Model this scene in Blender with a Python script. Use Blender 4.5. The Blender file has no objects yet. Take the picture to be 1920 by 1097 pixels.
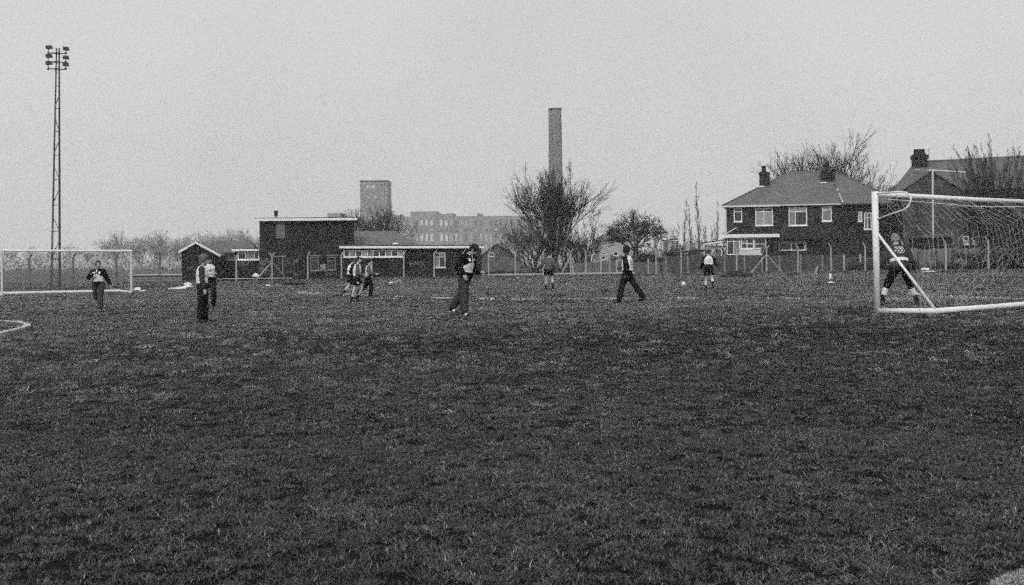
import bpy, bmesh, math, random
import numpy as np
from mathutils import Matrix, Vector
R = math.radians
random.seed(7)
RNG = np.random.default_rng(11)
SC = bpy.context.scene
COL = SC.collection

# ------------------------------------------------------------------ camera, light, exposure
EYE, F, HZ, ROLL = 1.55, 1920.0, 486.0, R(0.5)
CA, SA = math.cos(ROLL), math.sin(ROLL)
cam_d = bpy.data.cameras.new('camera')
cam = bpy.data.objects.new('camera', cam_d); COL.objects.link(cam)
cam_d.sensor_width = 36; cam_d.lens = 36.0
cam_d.shift_y = -(548.5 - HZ) / 1920
cam_d.clip_start = 0.1; cam_d.clip_end = 4000
cam.matrix_world = Matrix(((CA, SA, 0, 0), (0, 0, -1, 0), (-SA, CA, 0, EYE), (0, 0, 0, 1)))
SC.camera = cam

SUN_EL, SUN_AZ = R(40), R(192)          # azimuth measured clockwise from +Y
W = bpy.data.worlds.new('World'); SC.world = W; W.use_nodes = True
nt = W.node_tree; nt.nodes.clear()
sky = nt.nodes.new('ShaderNodeTexSky'); sky.sky_type = 'NISHITA'; sky.sun_disc = False
sky.sun_elevation = SUN_EL; sky.sun_rotation = SUN_AZ; sky.air_density = 1.0; sky.dust_density = 4.0
bw = nt.nodes.new('ShaderNodeRGBToBW')
mx = nt.nodes.new('ShaderNodeMix'); mx.data_type = 'RGBA'; mx.inputs['Factor'].default_value = 0.93   # cloud cover evens the sky out
mx.inputs['B'].default_value = (5.6, 5.6, 5.6, 1)
bg = nt.nodes.new('ShaderNodeBackground'); bg.inputs['Strength'].default_value = 0.10
wo = nt.nodes.new('ShaderNodeOutputWorld')
nt.links.new(sky.outputs[0], bw.inputs[0]); nt.links.new(bw.outputs[0], mx.inputs['A'])
tcw = nt.nodes.new('ShaderNodeTexCoord'); cn = nt.nodes.new('ShaderNodeTexNoise'); cn.inputs['Scale'].default_value = 2.2; cn.inputs['Detail'].default_value = 4   # faint unevenness of the overcast
cmr = nt.nodes.new('ShaderNodeMapRange'); cmr.inputs['From Min'].default_value = .3; cmr.inputs['From Max'].default_value = .7; cmr.inputs['To Min'].default_value = .93; cmr.inputs['To Max'].default_value = 1.07
cmu = nt.nodes.new('ShaderNodeMix'); cmu.data_type = 'RGBA'; cmu.blend_type = 'MULTIPLY'; cmu.inputs['Factor'].default_value = 1
nt.links.new(tcw.outputs['Generated'], cn.inputs['Vector']); nt.links.new(cn.outputs['Fac'], cmr.inputs[0])
nt.links.new(mx.outputs['Result'], cmu.inputs['A']); nt.links.new(cmr.outputs[0], cmu.inputs['B']); nt.links.new(cmu.outputs['Result'], bg.inputs[0]); nt.links.new(bg.outputs[0], wo.inputs[0])
sun_d = bpy.data.lights.new('sun', 'SUN'); sun_d.energy = 1.5; sun_d.angle = R(18); sun_d.color = (1, 1, 1)
sun = bpy.data.objects.new('sun', sun_d); COL.objects.link(sun)
sun.rotation_euler = (R(90) - SUN_EL, 0, math.pi - SUN_AZ + 0)
sdir = Vector((math.sin(SUN_AZ) * math.cos(SUN_EL), math.cos(SUN_AZ) * math.cos(SUN_EL), math.sin(SUN_EL)))
sun.rotation_euler = sdir.to_track_quat('Z', 'Y').to_euler()
vs = SC.view_settings; vs.view_transform = 'Standard'; vs.look = 'None'; vs.gamma = 1; vs.exposure = 0.32
vs.use_curve_mapping = False
cy = SC.cycles
cy.max_bounces = 6; cy.diffuse_bounces = 3; cy.glossy_bounces = 2; cy.volume_bounces = 2; cy.transparent_max_bounces = 8
cy.use_denoising = False
cy.use_adaptive_sampling = True; cy.adaptive_threshold = 1.0; cy.adaptive_min_samples = 8
HAZE = 0.00065
SC.render.filter_size = 1.1

# ------------------------------------------------------------------ placing helpers
def P(px, py, Y):
    """world point at depth Y that stands at photograph position px, py"""
    u = (px - 960) / F * Y; v = (HZ - py) / F * Y
    return Vector((u * CA + v * SA, Y, EYE - u * SA + v * CA))
def pz(px, py, Y): return P(px, py, Y).z
def pxx(px, Y): return (px - 960) / F * Y

CTRL = []
for px, py, s in [(185,585,54.5),(378,605,71),(670,567,49),(876,593,77),(1028,544,39),(1175,570,60.7),(1331,545,43),(1690,573,86),
                  (1645,589,92.6),(1920,577,86),(5,553,34),(245,549,32.5),(55,545,27),(300,543,27),(443,533,24),(577,530,22.5),
                  (700,526,22),(820,521,22),(1070,516,21.5),(1230,518,22),(1437,517,22.5),(1558,515,23),(1773,506,26),(1853,506,27),
                  (490,526,21.5),(900,521,21),(103,546,29.7),(960,1097,394),(100,1097,392),(1800,1097,398),(1250,800,205),(1850,720,160),(60,720,146),(500,720,148)]:
    p = P(px, py, F / s); CTRL.append((p.x, p.y, p.z))
CTRL = np.array(CTRL)
def zg(x, y):
    x = np.asarray(x, float); y = np.asarray(y, float)
    sh = x.shape; x = x.ravel()[:, None]; y = y.ravel()[:, None]
    sg = 1.0 + 0.14 * CTRL[:, 1]
    d2 = ((x - CTRL[:, 0]) ** 2 + ((y - CTRL[:, 1])) ** 2) / sg ** 2
    w = np.exp(-0.5 * d2) + 0.02 / (1 + d2)
    far = 0.012
    z = (w * CTRL[:, 2]).sum(1) / (w.sum(1) + far * 0.1)
    xa, ya = x[:, 0], y[:, 0]
    z = z + 0.016*np.sin(xa*1.1 + np.sin(ya*.7))*np.sin(ya*.9)*(np.abs(xa) < 40)*(ya < 60)
    return z.reshape(sh)
def gz(x, y): return float(zg(np.array([x]), np.array([y]))[0])
def hit(px, py):
    ys = np.geomspace(3, 300, 1200)
    u = (px - 960) / F * ys; v = (HZ - py) / F * ys
    x = u * CA + v * SA; z = EYE - u * SA + v * CA
    d = z - zg(x, ys)
    i = np.argmax(d < 0) if (d < 0).any() else len(ys) - 1
    if i:
        t = d[i-1] / (d[i-1] - d[i]); y = ys[i-1] + t * (ys[i] - ys[i-1])
    else: y = ys[0]
    p = P(px, py, y); return Vector((p.x, p.y, gz(p.x, p.y)))
def on(px, Y):
    x = pxx(px, Y); return Vector((x, Y, gz(x, Y)))

# ------------------------------------------------------------------ materials (black and white place: greys only)
def g(v): return (v, v, v, 1)
MATS = {}
def mat(name, v, rough=0.8, var=0.25, scale=6.0, bump=0.0, bscale=None, spec=None, metal=0.0, v2=None, stretch=None):
    if name in MATS: return MATS[name]
    if spec is None: spec = 0.06 if rough >= .75 else 0.3
    m = bpy.data.materials.new(name); m.use_nodes = True
    n = m.node_tree.nodes; l = m.node_tree.links
    b = n['Principled BSDF']; b.inputs['Roughness'].default_value = rough; b.inputs['Metallic'].default_value = metal
    b.inputs['Specular IOR Level'].default_value = spec
    tc = n.new('ShaderNodeTexCoord')
    src = tc.outputs['Object']
    if stretch:
        mp = n.new('ShaderNodeMapping'); mp.inputs['Scale'].default_value = stretch
        l.new(src, mp.inputs[0]); src = mp.outputs[0]
    no = n.new('ShaderNodeTexNoise'); no.inputs['Scale'].default_value = scale; no.inputs['Detail'].default_value = 6
    no.inputs['Roughness'].default_value = 0.65
    l.new(src, no.inputs['Vector'])
    rp = n.new('ShaderNodeValToRGB')
    lo, hi = (v * (1 - var), v * (1 + var)) if v2 is None else (v, v2)
    rp.color_ramp.elements[0].position = 0.32; rp.color_ramp.elements[0].color = g(lo)
    rp.color_ramp.elements[1].position = 0.68; rp.color_ramp.elements[1].color = g(hi)
    l.new(no.outputs['Fac'], rp.inputs[0]); l.new(rp.outputs[0], b.inputs['Base Color'])
    if bump:
        n2 = n.new('ShaderNodeTexNoise'); n2.inputs['Scale'].default_value = bscale or scale * 4; n2.inputs['Detail'].default_value = 4
        l.new(src, n2.inputs['Vector'])
        bp = n.new('ShaderNodeBump'); bp.inputs['Strength'].default_value = bump; bp.inputs['Distance'].default_value = 0.05
        l.new(n2.outputs['Fac'], bp.inputs['Height']); l.new(bp.outputs[0], b.inputs['Normal'])
    MATS[name] = m; return m
def brick_mat(name, v, mortar, var=0.35, big=0.55):
    m = bpy.data.materials.new(name); m.use_nodes = True
    n = m.node_tree.nodes; l = m.node_tree.links; b = n['Principled BSDF']; b.inputs['Roughness'].default_value = 0.9
    b.inputs['Specular IOR Level'].default_value = 0.06
    tc = n.new('ShaderNodeTexCoord'); sp = n.new('ShaderNodeSeparateXYZ'); l.new(tc.outputs['Object'], sp.inputs[0])
    ad = n.new('ShaderNodeMath'); ad.operation = 'ADD'; l.new(sp.outputs[0], ad.inputs[0]); l.new(sp.outputs[1], ad.inputs[1])
    cb = n.new('ShaderNodeCombineXYZ'); l.new(ad.outputs[0], cb.inputs[0]); l.new(sp.outputs[2], cb.inputs[1])
    br = n.new('ShaderNodeTexBrick'); br.inputs['Scale'].default_value = 1.0
    br.inputs['Brick Width'].default_value = 0.225; br.inputs['Row Height'].default_value = 0.075; br.inputs['Mortar Size'].default_value = 0.006
    br.inputs['Color1'].default_value = g(v * (1 - var)); br.inputs['Color2'].default_value = g(v * (1 + var)); br.inputs['Mortar'].default_value = g(mortar)
    l.new(cb.outputs[0], br.inputs[0])
    no = n.new('ShaderNodeTexNoise'); no.inputs['Scale'].default_value = 0.9; no.inputs['Detail'].default_value = 7; l.new(tc.outputs['Object'], no.inputs['Vector'])
    mr = n.new('ShaderNodeMapRange'); mr.inputs['From Min'].default_value = 0.3; mr.inputs['From Max'].default_value = 0.7
    mr.inputs['To Min'].default_value = 1 - big; mr.inputs['To Max'].default_value = 1 + big; l.new(no.outputs['Fac'], mr.inputs[0])
    mr.clamp = True; mu = n.new('ShaderNodeMix'); mu.data_type = 'RGBA'; mu.blend_type = 'MULTIPLY'; mu.inputs['Factor'].default_value = 1
    l.new(br.outputs['Color'], mu.inputs['A']); l.new(mr.outputs[0], mu.inputs['B']); l.new(mu.outputs['Result'], b.inputs['Base Color'])
    MATS[name] = m; return m
def tile_mat(name, v, var=0.25):
    m = bpy.data.materials.new(name); m.use_nodes = True
    n = m.node_tree.nodes; l = m.node_tree.links; b = n['Principled BSDF']; b.inputs['Roughness'].default_value = 0.75
    tc = n.new('ShaderNodeTexCoord')
    no = n.new('ShaderNodeTexNoise'); no.inputs['Scale'].default_value = 1.4; no.inputs['Detail'].default_value = 8; no.inputs['Roughness'].default_value = 0.7
    l.new(tc.outputs['Object'], no.inputs['Vector'])
    wv = n.new('ShaderNodeTexWave'); wv.bands_direction = 'Z'; wv.inputs['Scale'].default_value = 1.6; wv.inputs['Distortion'].default_value = 0.4
    l.new(tc.outputs['Object'], wv.inputs['Vector'])
    rp = n.new('ShaderNodeValToRGB'); rp.color_ramp.elements[0].position = .3; rp.color_ramp.elements[1].position = .7
    rp.color_ramp.elements[0].color = g(v * (1 - var)); rp.color_ramp.elements[1].color = g(v * (1 + var))
    l.new(no.outputs['Fac'], rp.inputs[0]); l.new(rp.outputs[0], b.inputs['Base Color'])
    bp = n.new('ShaderNodeBump'); bp.inputs['Strength'].default_value = 0.8; bp.inputs['Distance'].default_value = 0.06
    l.new(wv.outputs['Fac'], bp.inputs['Height']); l.new(bp.outputs[0], b.inputs['Normal'])
    MATS[name] = m; return m
white = mat('white_paint', 0.76, 0.5, 0.16, 2.5)
goalwhite = mat('goal_paint', 0.74, 0.45, 0.12, 14, bump=0.1)
dullwhite = mat('dull_white_paint', 0.6, 0.6, 0.15, 3)
brick_dark = brick_mat('dark_brick', 0.020, 0.028)
brick_house = brick_mat('house_brick', 0.030, 0.042, 0.4)
brick_stain = brick_mat('stained_brick', 0.017, 0.022)
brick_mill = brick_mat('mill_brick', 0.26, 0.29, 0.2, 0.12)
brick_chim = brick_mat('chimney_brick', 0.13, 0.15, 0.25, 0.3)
tiles = tile_mat('roof_tiles', 0.115)
tiles_slate = tile_mat('slate_tiles', 0.105, 0.35)
felt = mat('roof_felt', 0.03, 0.9)
flatgrey = mat('grey_panel', 0.14, 0.8, 0.15, 3)
concrete = mat('concrete', 0.30, 0.9, 0.25, 5, bump=0.3)
palecon = mat('pale_concrete', 0.42, 0.9, 0.22, 1.2, bump=0.2)
steel = mat('dark_steel', 0.05, 0.6, 0.3, 5)
lampgrey = mat('lamp_housing', 0.09, 0.5, 0.2, 5)
glass = mat('window_glass', 0.03, 0.12, 0.3, 0.8, spec=0.5)
curtain = mat('curtained_glass', 0.2, 0.35, 0.35, 3, stretch=(3, 3, .3))
netcurtain = mat('net_curtain', 0.3, 0.5, 0.2, 5, stretch=(4, 4, .3))
millglass = mat('mill_glazing', 0.45, 0.3, 0.3, 0.3)
bark = mat('bark', 0.035, 0.9, 0.3, 3)
twig = mat('twigs', 0.05, 0.9, 0.25, 2)
twig_pale = mat('pale_twigs', 0.13, 0.9, 0.25, 2)
twig_haze = mat('haze_toned_twigs', 0.48, 0.9, 0.2, 2)  # much paler than the near twigs: distance haze put into the colour
palebark = mat('pale_bark', 0.16, 0.9, 0.3, 3)
leafm = mat('dark_leaves', 0.035, 0.7, 0.4, 1.5)
board = mat('weathered_boards', 0.075, 0.9, 0.4, 2.2, stretch=(4, 4, .4))
boardpale = mat('pale_boards', 0.17, 0.9, 0.35, 2.0, stretch=(4, 4, .4))
postpale = mat('pale_post', 0.36, 0.9, 0.25, 4)
timber = mat('timber', 0.28, 0.8, 0.25, 3)
chalk = mat('chalk_line', 0.75, 0.9, 0.15, 20)
ballm = mat('ball_leather', 0.8, 0.4, 0.06, 9)
plastic = mat('plastic_sheet', 0.66, 0.4, 0.2, 3, bump=0.4)
dull_plastic = mat('dull_plastic', .33, .6, .25, 4)
spray = mat('spray_paint', 0.42, 0.8, 0.35, 5)
spray_dim = mat('faded_spray_paint', 0.15, 0.8, 0.4, 4)
twine = mat('net_twine', 0.34, 0.8, 0.2, 5)
netting_black = mat('wire', 0.08, 0.7, 0.2, 3)

# ------------------------------------------------------------------ mesh helpers
def link(o, parent=None):
    COL.objects.link(o)
    if parent is not None: o.parent = parent
    return o
def tag(o, label=None, cat=None, group=None, kind=None):
    if label: o['label'] = label
    if cat: o['category'] = cat
    if group: o['group'] = group
    if kind: o['kind'] = kind
    return o
def empty(name, loc, label=None, cat=None, group=None, rz=0.0):
    o = bpy.data.objects.new(name, None); COL.objects.link(o); o.location = loc; o.rotation_euler = (0, 0, rz)
    o.empty_display_size = 0.2
    return tag(o, label, cat, group)
class MB:
    def __init__(s): s.v = []; s.f = []
    def add(s, v, f):
        k = len(s.v); s.v.extend([tuple(p) for p in v]); s.f.extend([tuple(i + k for i in q) for q in f]); return s
    def box(s, x0, x1, y0, y1, z0, z1, top=None):
        v = [(x0,y0,z0),(x1,y0,z0),(x1,y1,z0),(x0,y1,z0),(x0,y0,z1),(x1,y0,z1),(x1,y1,z1),(x0,y1,z1)]
        return s.add(v, [(0,3,2,1),(4,5,6,7),(0,1,5,4),(1,2,6,5),(2,3,7,6),(3,0,4,7)])
    def tube(s, pts, r, n=8, cap=True):
        pts = [Vector(p) for p in pts]; m = len(pts)
        rs = r if isinstance(r, (list, tuple)) else [r] * m
        t0 = (pts[1] - pts[0]).normalized()
        a = t0.orthogonal().normalized(); k = len(s.v)
        for i in range(m):
            t = (pts[min(i+1, m-1)] - pts[max(i-1, 0)]).normalized()
            a = (a - t * a.dot(t)).normalized(); b = t.cross(a)
            for j in range(n):
                an = 2 * math.pi * j / n
                s.v.append(tuple(pts[i] + (a * math.cos(an) + b * math.sin(an)) * rs[i]))
        for i in range(m - 1):
            for j in range(n):
                s.f.append((k + i*n + j, k + i*n + (j+1) % n, k + (i+1)*n + (j+1) % n, k + (i+1)*n + j))
        if cap:
            s.f.append(tuple(k + j for j in reversed(range(n)))); s.f.append(tuple(k + (m-1)*n + j for j in range(n)))
        return s
    def bar(s, a, b, w, d=None):
        """square bar"""
        a, b = Vector(a), Vector(b); d = d or w; t = (b - a).normalized()
        x = Vector((1, 0, 0)) if abs(t.x) < .8 else Vector((0, 0, 1))
        x = (x - t * x.dot(t)).normalized(); y = t.cross(x)
        v = [p + x * (w/2) * i + y * (d/2) * j for p in (a, b) for i, j in ((-1,-1),(1,-1),(1,1),(-1,1))]
        return s.add(v, [(0,3,2,1),(4,5,6,7),(0,1,5,4),(1,2,6,5),(2,3,7,6),(3,0,4,7)])
    def prism(s, poly, y0, y1):
        """polygon in x,z extruded along y"""
        n = len(poly)
        v = [(x, y0, z) for x, z in poly] + [(x, y1, z) for x, z in poly]
        f = [tuple(range(n)), tuple(reversed(range(n, 2*n)))] + [(i, i+n, (i+1) % n + n, (i+1) % n) for i in range(n)]
        return s.add(v, f)
    def mesh(s, name, m=None, smooth=False):
        me = bpy.data.meshes.new(name); me.from_pydata(s.v, [], s.f); me.update()
        bm = bmesh.new(); bm.from_mesh(me); bmesh.ops.recalc_face_normals(bm, faces=bm.faces); bm.to_mesh(me); bm.free()
        if m: me.materials.append(m)
        if smooth: me.polygons.foreach_set('use_smooth', [True] * len(me.polygons))
        return me
    def build(s, name, m, parent=None, smooth=False, loc=None):
        o = bpy.data.objects.new(name, s.mesh(name, m, smooth)); link(o, parent)
        if loc is not None: o.location = loc
        return o
def np_mesh(name, V, Fq, m=None, smooth=False):
    """fast mesh from numpy arrays, all faces of one size"""
    me = bpy.data.meshes.new(name); V = np.asarray(V, np.float32); Fq = np.asarray(Fq, np.int32)
    k = Fq.shape[1]
    me.vertices.add(len(V)); me.vertices.foreach_set('co', V.ravel())
    me.loops.add(Fq.size); me.loops.foreach_set('vertex_index', Fq.ravel())
    me.polygons.add(len(Fq)); me.polygons.foreach_set('loop_start', np.arange(len(Fq), dtype=np.int32) * k)
    me.polygons.foreach_set('loop_total', np.full(len(Fq), k, np.int32))
    if smooth: me.polygons.foreach_set('use_smooth', np.ones(len(Fq), bool))
    me.update(calc_edges=True); me.validate()
    if m: me.materials.append(m)
    return me

# ------------------------------------------------------------------ ground
def axis(a, b, n, p):
    t = np.linspace(-1, 1, n); return np.sign(t) * np.abs(t) ** p * (b - a) / 2 + (a + b) / 2
gx = axis(-650, 650, 241, 2.6)
gy = np.concatenate([np.linspace(-14, 60, 190), np.geomspace(60.6, 690, 90)])
GX, GY = np.meshgrid(gx, gy); GZ = zg(GX, GY)
V = np.stack([GX.ravel(), GY.ravel(), GZ.ravel()], 1)
ni, nj = GX.shape; idx = np.arange(ni * nj).reshape(ni, nj)
Fq = np.stack([idx[:-1, :-1].ravel(), idx[:-1, 1:].ravel(), idx[1:, 1:].ravel(), idx[1:, :-1].ravel()], 1)
def turf_nodes(m, base, spread, fine):
    n = m.node_tree.nodes; l = m.node_tree.links; b = n['Principled BSDF']; b.inputs['Roughness'].default_value = 0.85
    b.inputs['Specular IOR Level'].default_value = 0.05
    ge = n.new('ShaderNodeNewGeometry')
    def noise(sc, det=5, stretch=None):
        no = n.new('ShaderNodeTexNoise'); no.inputs['Scale'].default_value = sc; no.inputs['Detail'].default_value = det
        no.inputs['Roughness'].default_value = 0.65
        if stretch:
            mp = n.new('ShaderNodeMapping'); mp.inputs['Scale'].default_value = stretch; l.new(ge.outputs['Position'], mp.inputs[0]); l.new(mp.outputs[0], no.inputs['Vector'])
        else: l.new(ge.outputs['Position'], no.inputs['Vector'])
        return no.outputs['Fac']
    def rng(s, lo, hi, a=.3, z=.7):
        mr = n.new('ShaderNodeMapRange'); mr.inputs['From Min'].default_value = a; mr.inputs['From Max'].default_value = z
        mr.inputs['To Min'].default_value = lo; mr.inputs['To Max'].default_value = hi; l.new(s, mr.inputs[0]); return mr.outputs[0]
    def mul(a, c):
        q = n.new('ShaderNodeMath'); q.operation = 'MULTIPLY'
        for i, s in enumerate((a, c)):
            if isinstance(s, float): q.inputs[i].default_value = s
            else: l.new(s, q.inputs[i])
        return q.outputs[0]
    v = mul(rng(noise(0.16, 4), 1 - spread, 1 + spread), rng(noise(1.3, 5, (1, .7, 1)), 1 - spread * .9, 1 + spread * .9))
    v = mul(v, rng(noise(14, 3), 1 - fine, 1 + fine))
    return n, l, b, v, mul
gm = bpy.data.materials.new('turf_soil'); gm.use_nodes = True
n, l, b, v, mul = turf_nodes(gm, 1, 0.25, 0.55)
v = mul(v, 0.008); l.new(v, b.inputs['Base Color'])
MATS['turf_soil'] = gm
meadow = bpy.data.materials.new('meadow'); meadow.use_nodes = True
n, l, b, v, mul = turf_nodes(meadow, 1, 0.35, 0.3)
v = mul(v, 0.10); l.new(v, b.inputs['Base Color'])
ground = bpy.data.objects.new('ground', np_mesh('ground', V, Fq, gm, True)); link(ground); tag(ground, kind='structure')
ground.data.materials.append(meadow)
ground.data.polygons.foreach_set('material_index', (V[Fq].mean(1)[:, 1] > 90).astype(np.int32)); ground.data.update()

# ------------------------------------------------------------------ grass: clumps scattered by geometry nodes
def blade_mesh(name, nb, rad, hmin, hmax, w, lean, seed, m):
    r = np.random.default_rng(seed)
    a = r.uniform(0, 2*np.pi, nb); d = rad * np.sqrt(r.uniform(0, 1, nb)); bx, by = d*np.cos(a), d*np.sin(a)
    h = r.uniform(hmin, hmax, nb); yaw = r.uniform(0, 2*np.pi, nb); le = r.uniform(.25, 1, nb) * lean * h
    wx, wy = np.cos(yaw + np.pi/2), np.sin(yaw + np.pi/2); dx, dy = np.cos(yaw), np.sin(yaw)
    V = np.zeros((nb, 5, 3))
    for k, (t, ww) in enumerate(((0, 1), (.55, .8), (1, 0))):
        cx, cy_, cz = bx + dx*le*t**1.7, by + dy*le*t**1.7, h*t*(1 - .25*t*lean/2) - .004
        if k < 2:
            for q, sg in ((0, -1), (1, 1)):
                V[:, k*2+q] = np.stack([cx + sg*wx*w/2*ww, cy_ + sg*wy*w/2*ww, cz], 1)
        else: V[:, 4] = np.stack([cx, cy_, cz], 1)
    base = (np.arange(nb) * 5)[:, None]
    T = np.concatenate([base + np.array(q)[None] for q in ((0,1,3),(0,3,2),(2,3,4))])
    me = np_mesh(name, V.reshape(-1, 3), T, m)
    tint = np.repeat(r.uniform(0.3, 1.5, nb) * np.where(r.uniform(0, 1, nb) < .10, 2.4, 1.0) * r.uniform(.7, 1.3), 5)
    at = me.attributes.new('tint', 'FLOAT', 'POINT'); at.data.foreach_set('value', tint.astype(np.float32))
    return me
def grass_mat(name, base, spread):
    m = bpy.data.materials.new(name); m.use_nodes = True
    n, l, b, v, mul = turf_nodes(m, 1, spread, 0.2)
    at = n.new('ShaderNodeAttribute'); at.attribute_name = 'tint'
    oi = n.new('ShaderNodeObjectInfo'); mrr = n.new('ShaderNodeMapRange'); mrr.inputs['To Min'].default_value = .62; mrr.inputs['To Max'].default_value = 1.4
    l.new(oi.outputs['Random'], mrr.inputs[0]); v = mul(v, mrr.outputs[0])
    v = mul(mul(v, at.outputs['Fac']), base); l.new(v, b.inputs['Base Color'])
    b.inputs['Roughness'].default_value = 0.6; b.inputs['Specular IOR Level'].default_value = 0.2
    MATS[name] = m; return m
turf = grass_mat('turf_blades', 0.086, 0.24)
palegrass = grass_mat('pale_turf_blades', 0.175, 0.24)
rough = grass_mat('rough_grass_blades', 0.17, 0.35)
def scatter(name, pts, rots, scales, srcs, label, zs=None):
    me = bpy.data.meshes.new(name); me.vertices.add(len(pts)); me.vertices.foreach_set('co', np.asarray(pts, np.float32).ravel())
    for an, ty, arr in (('rz', 'FLOAT', rots), ('sc', 'FLOAT', scales), ('sz', 'FLOAT', scales if zs is None else zs)):
        at = me.attributes.new(an, ty, 'POINT'); at.data.foreach_set('value', np.asarray(arr, np.float32))
    pk = me.attributes.new('pick', 'INT', 'POINT'); pk.data.foreach_set('value', RNG.integers(0, len(srcs), len(pts)).astype(np.int32))
    me.update()
    o = bpy.data.objects.new(name, me); link(o); tag(o, label, None, None, 'stuff')
    ng = bpy.data.node_groups.new(name, 'GeometryNodeTree')
    ng.interface.new_socket('Geometry', in_out='INPUT', socket_type='NodeSocketGeometry')
    ng.interface.new_socket('Geometry', in_out='OUTPUT', socket_type='NodeSocketGeometry')
    N, L = ng.nodes, ng.links
    gi, go = N.new('NodeGroupInput'), N.new('NodeGroupOutput')
    m2p = N.new('GeometryNodeMeshToPoints'); L.new(gi.outputs[0], m2p.inputs[0])
    def named(nm, dt):
        q = N.new('GeometryNodeInputNamedAttribute'); q.data_type = dt; q.inputs[0].default_value = nm; return q.outputs[0]
    g2i = N.new('GeometryNodeGeometryToInstance')
    for s in srcs:
        oi = N.new('GeometryNodeObjectInfo'); oi.inputs['Object'].default_value = s; oi.transform_space = 'ORIGINAL'
        L.new(oi.outputs['Geometry'], g2i.inputs[0])
    iop = N.new('GeometryNodeInstanceOnPoints')
    L.new(m2p.outputs[0], iop.inputs['Points']); L.new(g2i.outputs[0], iop.inputs['Instance'])
    iop.inputs['Pick Instance'].default_value = True; L.new(named('pick', 'INT'), iop.inputs['Instance Index'])
    cb = N.new('ShaderNodeCombineXYZ'); L.new(named('rz', 'FLOAT'), cb.inputs[2])
    e2r = N.new('FunctionNodeEulerToRotation'); L.new(cb.outputs[0], e2r.inputs[0]); L.new(e2r.outputs[0], iop.inputs['Rotation'])
    c3 = N.new('ShaderNodeCombineXYZ'); q = named('sc', 'FLOAT')
    for i in range(2): L.new(q, c3.inputs[i])
    L.new(named('sz', 'FLOAT'), c3.inputs[2])
    L.new(c3.outputs[0], iop.inputs['Scale'])
    L.new(iop.outputs[0], go.inputs[0])
    md = o.modifiers.new('scatter', 'NODES'); md.node_group = ng
    return o
def field_points(y0, y1, dens, margin=3.5):
    n = int(dens * ((y1**2 - y0**2) / 2 * 1.06 + 2*margin*(y1-y0)))
    y = np.sqrt(RNG.uniform(y0**2, y1**2, n)); x = RNG.uniform(-1, 1, n) * (y * .53 + margin)
    return x, y
srcs = []
for i in range(6):
    p = on(700 + 90*i, 8 + i*.7)
    o = bpy.data.objects.new('grass_clump', blade_mesh('grass_clump', 64, .060, .008, .034, .0048, 2.0, 40+i, turf)); link(o); o.location = p
    tag(o, kind='stuff'); srcs.append(o)
xs, ys, ss = [], [], []
for y0, y1, dn, sc in ((4.0, 9, 290, .95), (9, 16, 165, 1.15), (16, 32, 95, 1.25), (32, 62, 36, 1.75), (62, 92, 15, 2.2)):
    x, y = field_points(y0, y1, dn); xs.append(x); ys.append(y); ss.append(np.full(len(x), sc))
xs, ys, ss = map(np.concatenate, (xs, ys, ss))
patch = 0.5 + 0.5*np.sin(xs*1.7 + 1.3*np.sin(ys*1.1)) * np.sin(ys*1.9 + np.sin(xs*2.3))
fine = np.sin(xs*61 + 2*np.sin(ys*47)) * np.sin(ys*53 + 2*np.sin(xs*41)) + .6*np.sin(xs*23+ys*17+2*np.sin(ys*21-xs*11))
keep = (RNG.uniform(0, 1, len(xs)) < 0.86 + 0.14*patch) & ((fine > -.70) | (RNG.uniform(0, 1, len(xs)) < .25))
xs, ys, ss, patch, fine = xs[keep], ys[keep], ss[keep], patch[keep], fine[keep]
ss = ss * RNG.uniform(.7, 1.3, len(xs)) * (.85 + .25*patch + .14*np.clip(fine, -1, 1.5))
zs = np.clip(1.0 + .26*fine, .6, 1.5) * RNG.uniform(.75, 1.3, len(xs)) * np.clip(.9 + ys/120, .9, 1.3)
toned = RNG.uniform(0, 1, len(xs)) < np.clip((ys-10)/80, 0, .6)  # share of paler clumps rises with distance from the camera
dsrc = []
for i in range(3):
    p = on(640 + 260*i, 30)
    o = bpy.data.objects.new('dry_grass_clump', blade_mesh('dry_grass_clump', 60, .08, .018, .06, .0060, 1.9, 140+i, palegrass)); link(o); o.location = p
    tag(o, kind='stuff'); dsrc.append(o)
allrot = RNG.uniform(0, 6.28, len(xs)); pos = np.stack([xs, ys, zg(xs, ys)], 1)
scatter('grass', pos[~toned], allrot[~toned], ss[~toned], srcs, 'short worn grass covering the playing field', zs[~toned])
scatter('pale_grass', pos[toned], allrot[toned], ss[toned], dsrc, 'paler grass mixed into the far part of the field', zs[toned])

# rough grass on the banks and along the fence
rsrc = []
for i in range(3):
    p = on(560 + 300*i, 79)
    o = bpy.data.objects.new('rough_grass_clump', blade_mesh('rough_grass_clump', 40, .16, .10, .30, .012, 1.2, 70+i, rough)); link(o); o.location = p
    tag(o, kind='stuff'); rsrc.append(o)
def fence_y(px):
    return float(np.interp(px, [-200, 0, 300, 443, 577, 820, 1070, 1230, 1437, 1558, 1690, 1773, 1853, 2000], [71, 71, 71, 80, 85.3, 87.3, 89, 87.3, 85.3, 83.5, 78, 73.8, 71.1, 67]))
n = 24000
pxs = RNG.uniform(-30, 1960, n); off = np.where(RNG.uniform(0,1,n) < .5, RNG.normal(0, .5, n), RNG.uniform(-2.5, 14, n))
yy = np.array([fence_y(q) for q in pxs]) + off; xx = (pxs - 960)/F*yy
ok = ~((pxs > 430) & (pxs < 910) & (off > .8)); xx, yy = xx[ok], yy[ok]
scatter('rough_grass', np.stack([xx, yy, zg(xx, yy)], 1), RNG.uniform(0, 6.28, len(xx)), RNG.uniform(.4, 1.15, len(xx)), rsrc, 'long rough grass along the foot of the boundary fence')

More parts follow.
